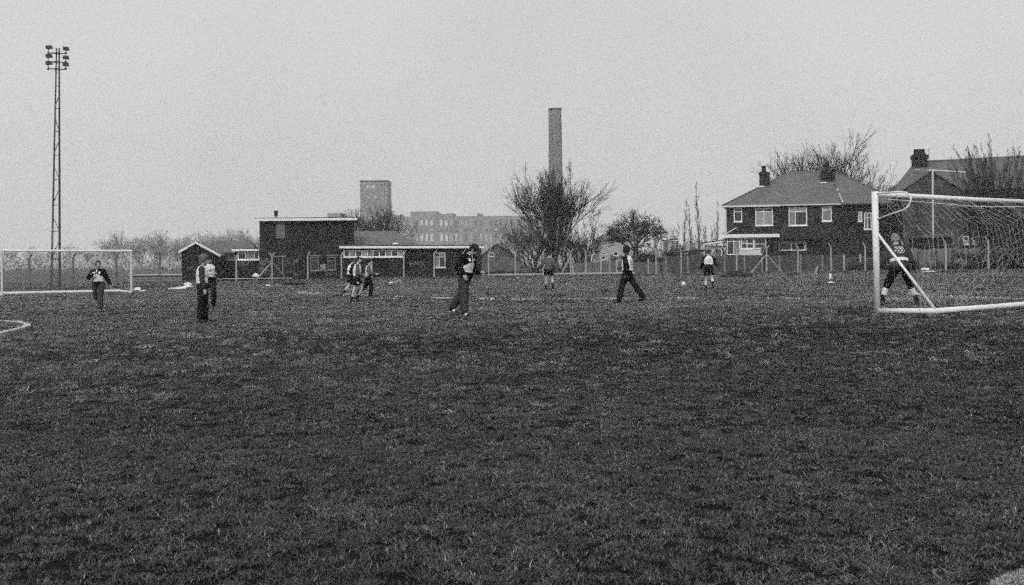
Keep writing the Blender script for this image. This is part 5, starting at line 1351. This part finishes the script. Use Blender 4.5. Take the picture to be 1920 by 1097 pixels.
    if look.get('band'):       # keeper's pale band and worn print across the shoulders
        patch('waist_band', top, lambda c, nn: .10 < loc_t(c).z < .175 and (tw_i @ nn).y < .4 and arm_far(c), .006, cl_white, root)
        for zz, ww in ((.42, .10), (.385, .085), (.33, .11), (.285, .07)): patch('print_line', top, lambda c, nn: (tw_i @ nn).y < -.2 and abs(loc_t(c).x) < ww and abs(loc_t(c).z-zz) < .014 and math.sin(loc_t(c).x*90+zz*50) > -.5 and arm_far(c), .005, cl_pale, root)
    # ---- legs
    kind = look['legs']; bg_ = look.get('baggy', 1.1)
    lg = [sweep([pc + U*.045, pc - U*.03, pc - U*.09], [.178, .182, .15], [.125, .13, .115], XR, 16, (.2, .6))]
    for n, s in (('r', 1), ('l', -1)):
        H_, K_, A_ = J['hip'+n], J['kn'+n], J['an'+n]
        if kind == 'trousers':
            q = A_ + (A_-K_)*.03
            lg.append(sweep([H_, H_.lerp(K_, .3), H_.lerp(K_, .75), K_, K_.lerp(A_, .3), K_.lerp(A_, .7), q], [q_*bg_ for q_ in (.112, .106, .090, .084, .086, .080, .068)], None, XR, 14, (1, .2)))
        else:
            f_ = .62 if kind == 'shorts' else 1.12
            e_ = H_.lerp(K_, min(f_, 1.0)) if f_ <= 1 else K_.lerp(A_, .22)
            lg.append(sweep([H_, H_.lerp(e_, .4), H_.lerp(e_, .8), e_], [.112, .120 if f_ < 1 else .10, .122 if f_ < 1 else .082, .118 if f_ < 1 else .068], None, XR, 14, (1, .15)))
    legs = fuse('trousers' if kind == 'trousers' else 'shorts', lg, vox, look['leg_m'], root, 3, .008 if kind == 'trousers' else .005, 17, sd*7)
    if look.get('leg_mark'):
        for n in look['leg_mark']:
            H_, K_ = J['hip'+n], J['kn'+n]; c0 = H_.lerp(K_, .42)
            patch('leg_badge', legs, lambda c, nn: ((c-c0).length < .125 and abs((c-c0).z) < .035 and nn.y > .35), .006, cl_white, root)
    for n, s in (('r', 1), ('l', -1)):
        K_, A_ = J['kn'+n], J['an'+n]
        if kind != 'trousers':
            t0 = look.get('sock_top', .25)
            so = sweep([K_.lerp(A_, t0), K_.lerp(A_, (t0+.5)/1.5 if t0 < .5 else .8), A_], [.063 - .02*t0, .056 if t0 < .5 else .046, .044], None, XR, 12, (.1, .6))
            fuse('sock', [so], vox, look['sock'], root, 1, .004, 40, sd)
            if look.get('sock_cuff'):
                fuse('sock_cuff', [sweep([K_.lerp(A_, t0-.02), K_.lerp(A_, t0+.42)], [.066, .060], None, XR, 12, (.1, .1))], vox, look['sock_cuff'], root, 1)
        else:
            fuse('sock', [sweep([A_ - J['sd'+n]*.06, A_ + J['sd'+n]*.02], [.046, .046], None, XR, 12, (.2, .5))], vox, look['sock'], root, 1)
        f = J['ft'+n]; up = XR.cross(f).normalized()
        bo = [sweep([A_ - f*.045 - up*.048, A_ + f*.03 - up*.046, A_ + f*.10 - up*.056, A_ + f*.165 - up*.062], [.040, .045, .050, .042], [.044, .046, .032, .024], XR, 12),
              sweep([A_ - up*.05, A_ + up*.012], [.044, .045], None, XR, 12, (.3, .1)),
              sweep([A_ - f*.055 - up*.080, A_ + f*.17 - up*.080], [.040, .042], [.010, .010], XR, 10)]
        b_o = fuse('boot', bo, vox*.9, boot_m, root, 1)
        if look.get('stripe'): patch('boot_stripe', b_o, lambda c, nn: abs((c-A_).dot(f)-.07) < .028 and (c-A_).dot(up) > -.075, .004, cl_white, root)
    return root
T_, S_ = 'trousers', 'shorts'
# player in tracksuit striding towards the camera before the small goal
person((185, 584.5), 98, -95, 'person in a black and white track jacket walking before the small goal', dict(lean=1, turn=42, ra=(28, 22, 105, 60), la=(-8, 24, 14), ll=(14, 3, 6), rl=(-12, 5, 62, -70), twist=5),
       dict(skin=skin_mid, hair=hair_dark, top=cl_black, top_name='track_jacket', panel=1, loose=.032, baggy=1.15, legs=T_, leg_m=cl_charcoal, sock=sock_w, stripe=1))
# pair at left
person((380, 604), 127, 12, 'person with curly fair hair and a white bib standing in dark trousers', dict(lean=0, nod=8, ra=(2, 5, 10), la=(4, 4, 14), rl=(-3, 2, 0), ll=(5, 2, 2)),
       dict(skin=skin_mid, hair=hair_mid, hs=1.22, long=1, top=cl_charcoal, bib=cl_white, legs=T_, leg_m=cl_dark, sock=cl_dark))
person((393, 578), 102, -62, 'person in a white bib looking down beside the curly haired person', dict(lean=2, nod=28, bow=6, ra=(14, 10, 82, 35), la=(16, 14, 80, 40), rl=(4, 4, 4), ll=(18, 3, 42, -22)),
       dict(skin=skin_mid, hair=hair_dark, top=cl_dark, bib=cl_white, mark='front', legs=T_, leg_m=cl_dark, sock=sock_w))
# group of three
person((657, 558), 77, 28, 'person in bib and shorts running at the rear of the group of three', dict(lean=8, ra=(-22, 8, 70), la=(20, 8, 80), rl=(-18, 3, 22, -25), ll=(22, 3, 28)),
       dict(skin=skin_pale, hair=hair_dark, top=cl_black, bib=cl_white, legs=S_, leg_m=cl_black, sock=cl_dark, sock_top=.55, leg_mark='l', stripe=1))
person((669, 566.5), 87, 8, 'person in a grey sweater and bib walking in the middle of three', dict(lean=5, nod=2, turn=-20, ra=(8, 8, 62, 20), la=(12, 8, 70, 20), rl=(-12, 3, 4), ll=(28, 3, 52, -30)),
       dict(skin=skin_pale, hair=hair_dark, top=cl_grey, bib=cl_white, legs=S_, leg_m=cl_black, sock=cl_black, sock_top=.72, leg_mark='r'))
person((691, 557.5), 75, 2, 'person in dark trousers leading the group of three', dict(lean=5, nod=2, ra=(10, 8, 72, 25), la=(14, 8, 72, 25), rl=(22, 3, 30), ll=(-18, 3, 35, -35)),
       dict(skin=skin_pale, hair=hair_dark, top=cl_grey, bib=cl_pale, legs=T_, leg_m=cl_black, sock=cl_dark))
# big player in the middle
person((872, 592.5), 141, -20, 'tall dark haired person in a black track jacket with pale chest looking down', dict(lean=9, nod=26, bow=10, turn=8, twist=-14, ra=(-16, 16, 66, 18), la=(2, 12, 82, 14), rl=(5, 3, 6), ll=(-20, 4, 16, -20), grip=.03),
       dict(skin=skin_mid, hair=hair_dark, hs=1.10, long=1, top=cl_black, top_name='track_jacket', panel=2, loose=.05, baggy=1.22, legs=T_, leg_m=cl_charcoal, sock=sock_w, stripe=1))
# runner going away
person((1029, 543.5), 73, 84, 'person in a dark sweater and shorts jogging away beneath the bare tree', dict(lean=4, side=2, ra=(-12, 20, 40), la=(12, 22, 30), ll=(4, 3, 6), rl=(10, 8, 42, -35)),
       dict(skin=skin_pale, hair=hair_dark, top=cl_grey, legs=S_, leg_m=cl_black, sock=cl_black, sock_top=.6, stripe=0))
# walker to the left
person((1177, 569.5), 112, 163, 'person in white bib and dark tracksuit striding with bent arms', dict(lean=1, side=0, nod=2, ra=(10, 10, 74, 8), la=(-24, 14, 32), rl=(-30, 3, 4, -8), ll=(22, 3, 12, 6), twist=-14),
       dict(skin=skin_dark, hair=hair_dark, hs=1.05, top=cl_black, bib=cl_white, mark='back', legs=T_, leg_m=cl_dark, sock=cl_black))
# runner by the ball
person((1329, 545), 79, 74, 'person in white bib and black shorts running away near the football', dict(lean=7, nod=14, ra=(-14, 22, 84), la=(10, 14, 40), ll=(8, 3, 12), rl=(-8, 8, 52, -55), twist=8),
       dict(skin=skin_pale, hair=hair_dark, top=cl_black, bib=cl_white, bib_z=.15, mark='back', legs=S_, leg_m=cl_black, sock=cl_black, sock_top=.25, sock_cuff=sock_w))
# goalkeeper
person((1688, 573.5), 150, 88, 'fair haired goalkeeper crouching with legs apart before the goal net', dict(lean=22, nod=-14, bow=8, turn=-12, ra=(8, 26, 34), la=(6, 30, 30), ll=(16, 24, 34), rl=(18, 22, 34), arm_in=0),
       dict(skin=skin_pale, hair=hair_fair, top=cl_charcoal, band=1, loose=.04, legs='long_shorts', leg_m=cl_black, sock=cl_dark, sock_top=.22, sock_cuff=sock_w))

# ------------------------------------------------------------------ haze: one box round the whole place
mb = MB().box(-690, 690, -25, 720, -14, 78)
hz = mb.build('haze', None); tag(hz, 'thin grey haze over the whole place', kind='stuff')
hm = bpy.data.materials.new('haze'); hm.use_nodes = True; hn = hm.node_tree.nodes; hn.clear()
ho = hn.new('ShaderNodeOutputMaterial'); pv = hn.new('ShaderNodeVolumePrincipled')
pv.inputs['Color'].default_value = (.93, .93, .93, 1); pv.inputs['Density'].default_value = HAZE; pv.inputs['Anisotropy'].default_value = 0.2
hm.node_tree.links.new(pv.outputs[0], ho.inputs['Volume']); hz.data.materials.append(hm); hz.display_type = 'WIRE'
bpy.context.view_layer.update()
